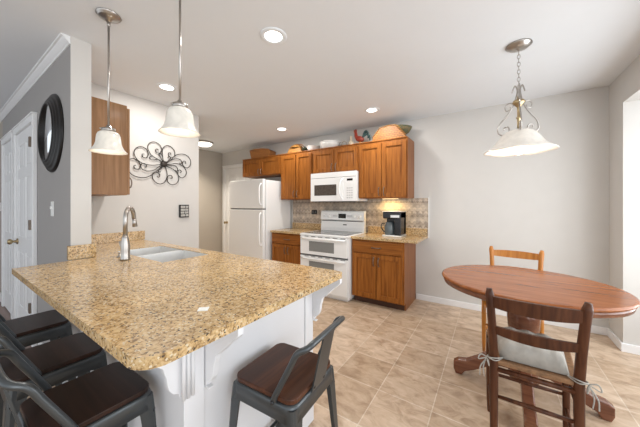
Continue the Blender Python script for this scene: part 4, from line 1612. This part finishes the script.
# dark plant
t = thing('leafy_sprig', 'dark leafy sprig between the small basket and the white bowl', 'decoration', (-2.575, 3.47, ZC))
bm = B(); lathe(bm, [(0, 0), (0.03, 0), (0.035, 0.04), (0.03, 0.045), (0, 0.04)], seg=16)
obj('pot', bm, plain('dark_red_pot', (0.10, 0.02, 0.015), 0.4), t)
bm = B()
for k in range(26):
    a = random.uniform(0, 2 * PI); e = random.uniform(0.2, 1.3); L_ = random.uniform(0.05, 0.085)
    d_ = Vector((math.cos(a) * math.cos(e), math.sin(a) * math.cos(e), math.sin(e)))
    b0 = Vector((0, 0, 0.042))
    tube(bm, [b0, b0 + d_ * L_ * 0.5, b0 + d_ * L_], [0.003, 0.010, 0.002], 5)
obj('leaves', bm, 'plant', t)
# bowls
bm = B()
lathe(bm, [(0, 0), (0.06, 0), (0.07, 0.01), (0.10, 0.05), (0.11, 0.085), (0.115, 0.088), (0.108, 0.088), (0.095, 0.052), (0.065, 0.014), (0, 0.010)], seg=36)
tag(at(obj('serving_bowl', bm, 'ceramic'), -2.42, 3.47), 'smaller white bowl on the cabinet at the left of the covered dish', 'bowl')
t = thing('casserole_dish', 'larger white ribbed casserole dish above the microwave cabinet', 'dish', (-2.10, 3.47, ZC))
bm = B()
lathe(bm, [(0, 0), (0.10, 0), (0.125, 0.012), (0.145, 0.07), (0.155, 0.10), (0.148, 0.102), (0.135, 0.07), (0.115, 0.018), (0, 0.012)], seg=48, fn=lambda a, r, z: (r * (1 + 0.012 * math.cos(24 * a)), z))
obj('dish', bm, 'ceramic', t)
bm = B()
lathe(bm, [(0.156, 0.098), (0.164, 0.102), (0.164, 0.112), (0.155, 0.118), (0.146, 0.112), (0.146, 0.104)], seg=48)
obj('rim', bm, 'ceramic', t)
# grey stone jug/rings
bm = B()
pts = [(0.045 * math.cos(a), 0, 0.052 + 0.045 * math.sin(a)) for a in [2 * PI * k / 20 for k in range(20)]]
tube(bm, pts, 0.009, 8, closed=True)
lathe(bm, [(0, 0), (0.035, 0), (0.035, 0.008), (0, 0.010)], seg=20)
tag(at(obj('ring_ornament', bm, 'stone'), -1.85, 3.47), 'small grey ring ornament beside the casserole dish', 'ornament')
bm = B()
lathe(bm, [(0, 0), (0.045, 0), (0.050, 0.03), (0.040, 0.065), (0.020, 0.09), (0.014, 0.12), (0.018, 0.15), (0.012, 0.155), (0, 0.15)], seg=24)
tag(at(obj('bud_vase', bm, 'creamfig'), -1.735, 3.47), 'slim cream bottle vase left of the rooster', 'vase')
# rooster
t = thing('rooster_figurine', 'glazed red and teal rooster figurine on the wall cabinet above the microwave', 'figurine', (-1.58, 3.44, ZC))
t.scale = (1.2, 1.1, 1.18)
bm = B()
tmp = bmesh.new()
bmesh.ops.create_uvsphere(tmp, u_segments=20, v_segments=14, radius=1)
for v_ in tmp.verts:
    x, y, z = v_.co
    v_.co = (x * 0.055, y * 0.030, 0.075 + z * 0.038 + (-x) * 0.012)
for f in tmp.faces: f.smooth = True
merge(bm, tmp)
tube(bm, smooth_path([(-0.02, 0, 0.075), (-0.045, 0, 0.11), (-0.052, 0, 0.15), (-0.056, 0, 0.175)], 5), [0.030] * 2 + [0.028, 0.026, 0.024, 0.023, 0.022, 0.021, 0.020, 0.019, 0.018, 0.017, 0.016, 0.017, 0.017, 0.012], 12)
obj('body', bm, 'red', t)
bm = B()
prism(bm, [(-0.078, 0.178), (-0.074, 0.200), (-0.064, 0.192), (-0.058, 0.208), (-0.049, 0.194), (-0.040, 0.200), (-0.038, 0.175)], lambda u, v, d: (u, d, v), -0.004, 0.004)
prism(bm, [(-0.072, 0.165), (-0.066, 0.135), (-0.060, 0.150), (-0.060, 0.165)], lambda u, v, d: (u, d, v), -0.004, 0.004)
obj('comb', bm, 'red', t)
bm = B()
lathe(bm, [(0, 0), (0.007, 0), (0, 0.020)], (-0.068, 0, 0.172), 8, mat=Matrix.Rotation(-PI / 2, 4, 'Y'))
tube(bm, [(-0.01, 0.012, 0.05), (-0.01, 0.012, 0.012)], 0.005, 6)
tube(bm, [(0.01, -0.012, 0.05), (0.01, -0.012, 0.012)], 0.005, 6)
obj('beak_and_legs', bm, 'orange', t)
for k, (h_, o_) in enumerate(((0.13, 0.12), (0.11, 0.135), (0.09, 0.125), (0.12, 0.10))):
    bm = B()
    tube(bm, smooth_path([(0.035, 0, 0.085), (0.065, 0.006 * (k - 1.5), h_ + 0.02), (0.095, 0.009 * (k - 1.5), h_ + 0.025), (o_, 0.010 * (k - 1.5), h_ - 0.015), (o_ + 0.002, 0.01 * (k - 1.5), h_ - 0.05)], 4),
         [0.009] + [0.010] * 15 + [0.005], 8)
    obj('tail_feather', bm, 'teal', t)
bm = B(); lathe(bm, [(0, 0), (0.045, 0), (0.04, 0.010), (0, 0.012)], seg=20)
obj('base', bm, 'plant', t)
# large golden basket
t = thing('large_basket', 'large golden trapezoid wicker basket on the rightmost wall cabinet', 'basket', (-1.125, 3.36, ZC), 0.0)
bm = B()
prism(bm, [(-0.225, 0.0), (0.225, 0.0), (0.215, 0.035), (0.10, 0.165), (0.06, 0.175), (-0.08, 0.165), (-0.12, 0.15), (-0.215, 0.045)], lambda u, v, d: (u, d, v), -0.03, 0.03, 0.006)
obj('basket_body', bm, 'basketgold', t)
bm = B()
tube(bm, [(-0.215, -0.033, 0.05), (-0.115, -0.035, 0.160), (0.0, -0.035, 0.178)], 0.006, 8)
tube(bm, [(0.225, -0.033, 0.035), (0.105, -0.035, 0.172), (0.0, -0.035, 0.178)], 0.006, 8)
obj('rim_cane', bm, 'basket2', t)
# green woven bowl leaning behind
bm = B()
lathe(bm, [(0, 0), (0.07, 0.0), (0.12, 0.03), (0.145, 0.075), (0.150, 0.095), (0.142, 0.093), (0.11, 0.035), (0, 0.010)], seg=40)
o = obj('woven_bowl', bm, 'green')
o.location = (-1.02, 3.52, ZC + 0.085)
o.scale = (0.92, 0.72, 1.15)
o.rotation_euler = (0, math.radians(8), 0)
o.data.transform(Matrix.Translation((0, 0, 0)))
tag(o, 'green and brown woven bowl peeking over the large golden basket', 'bowl')
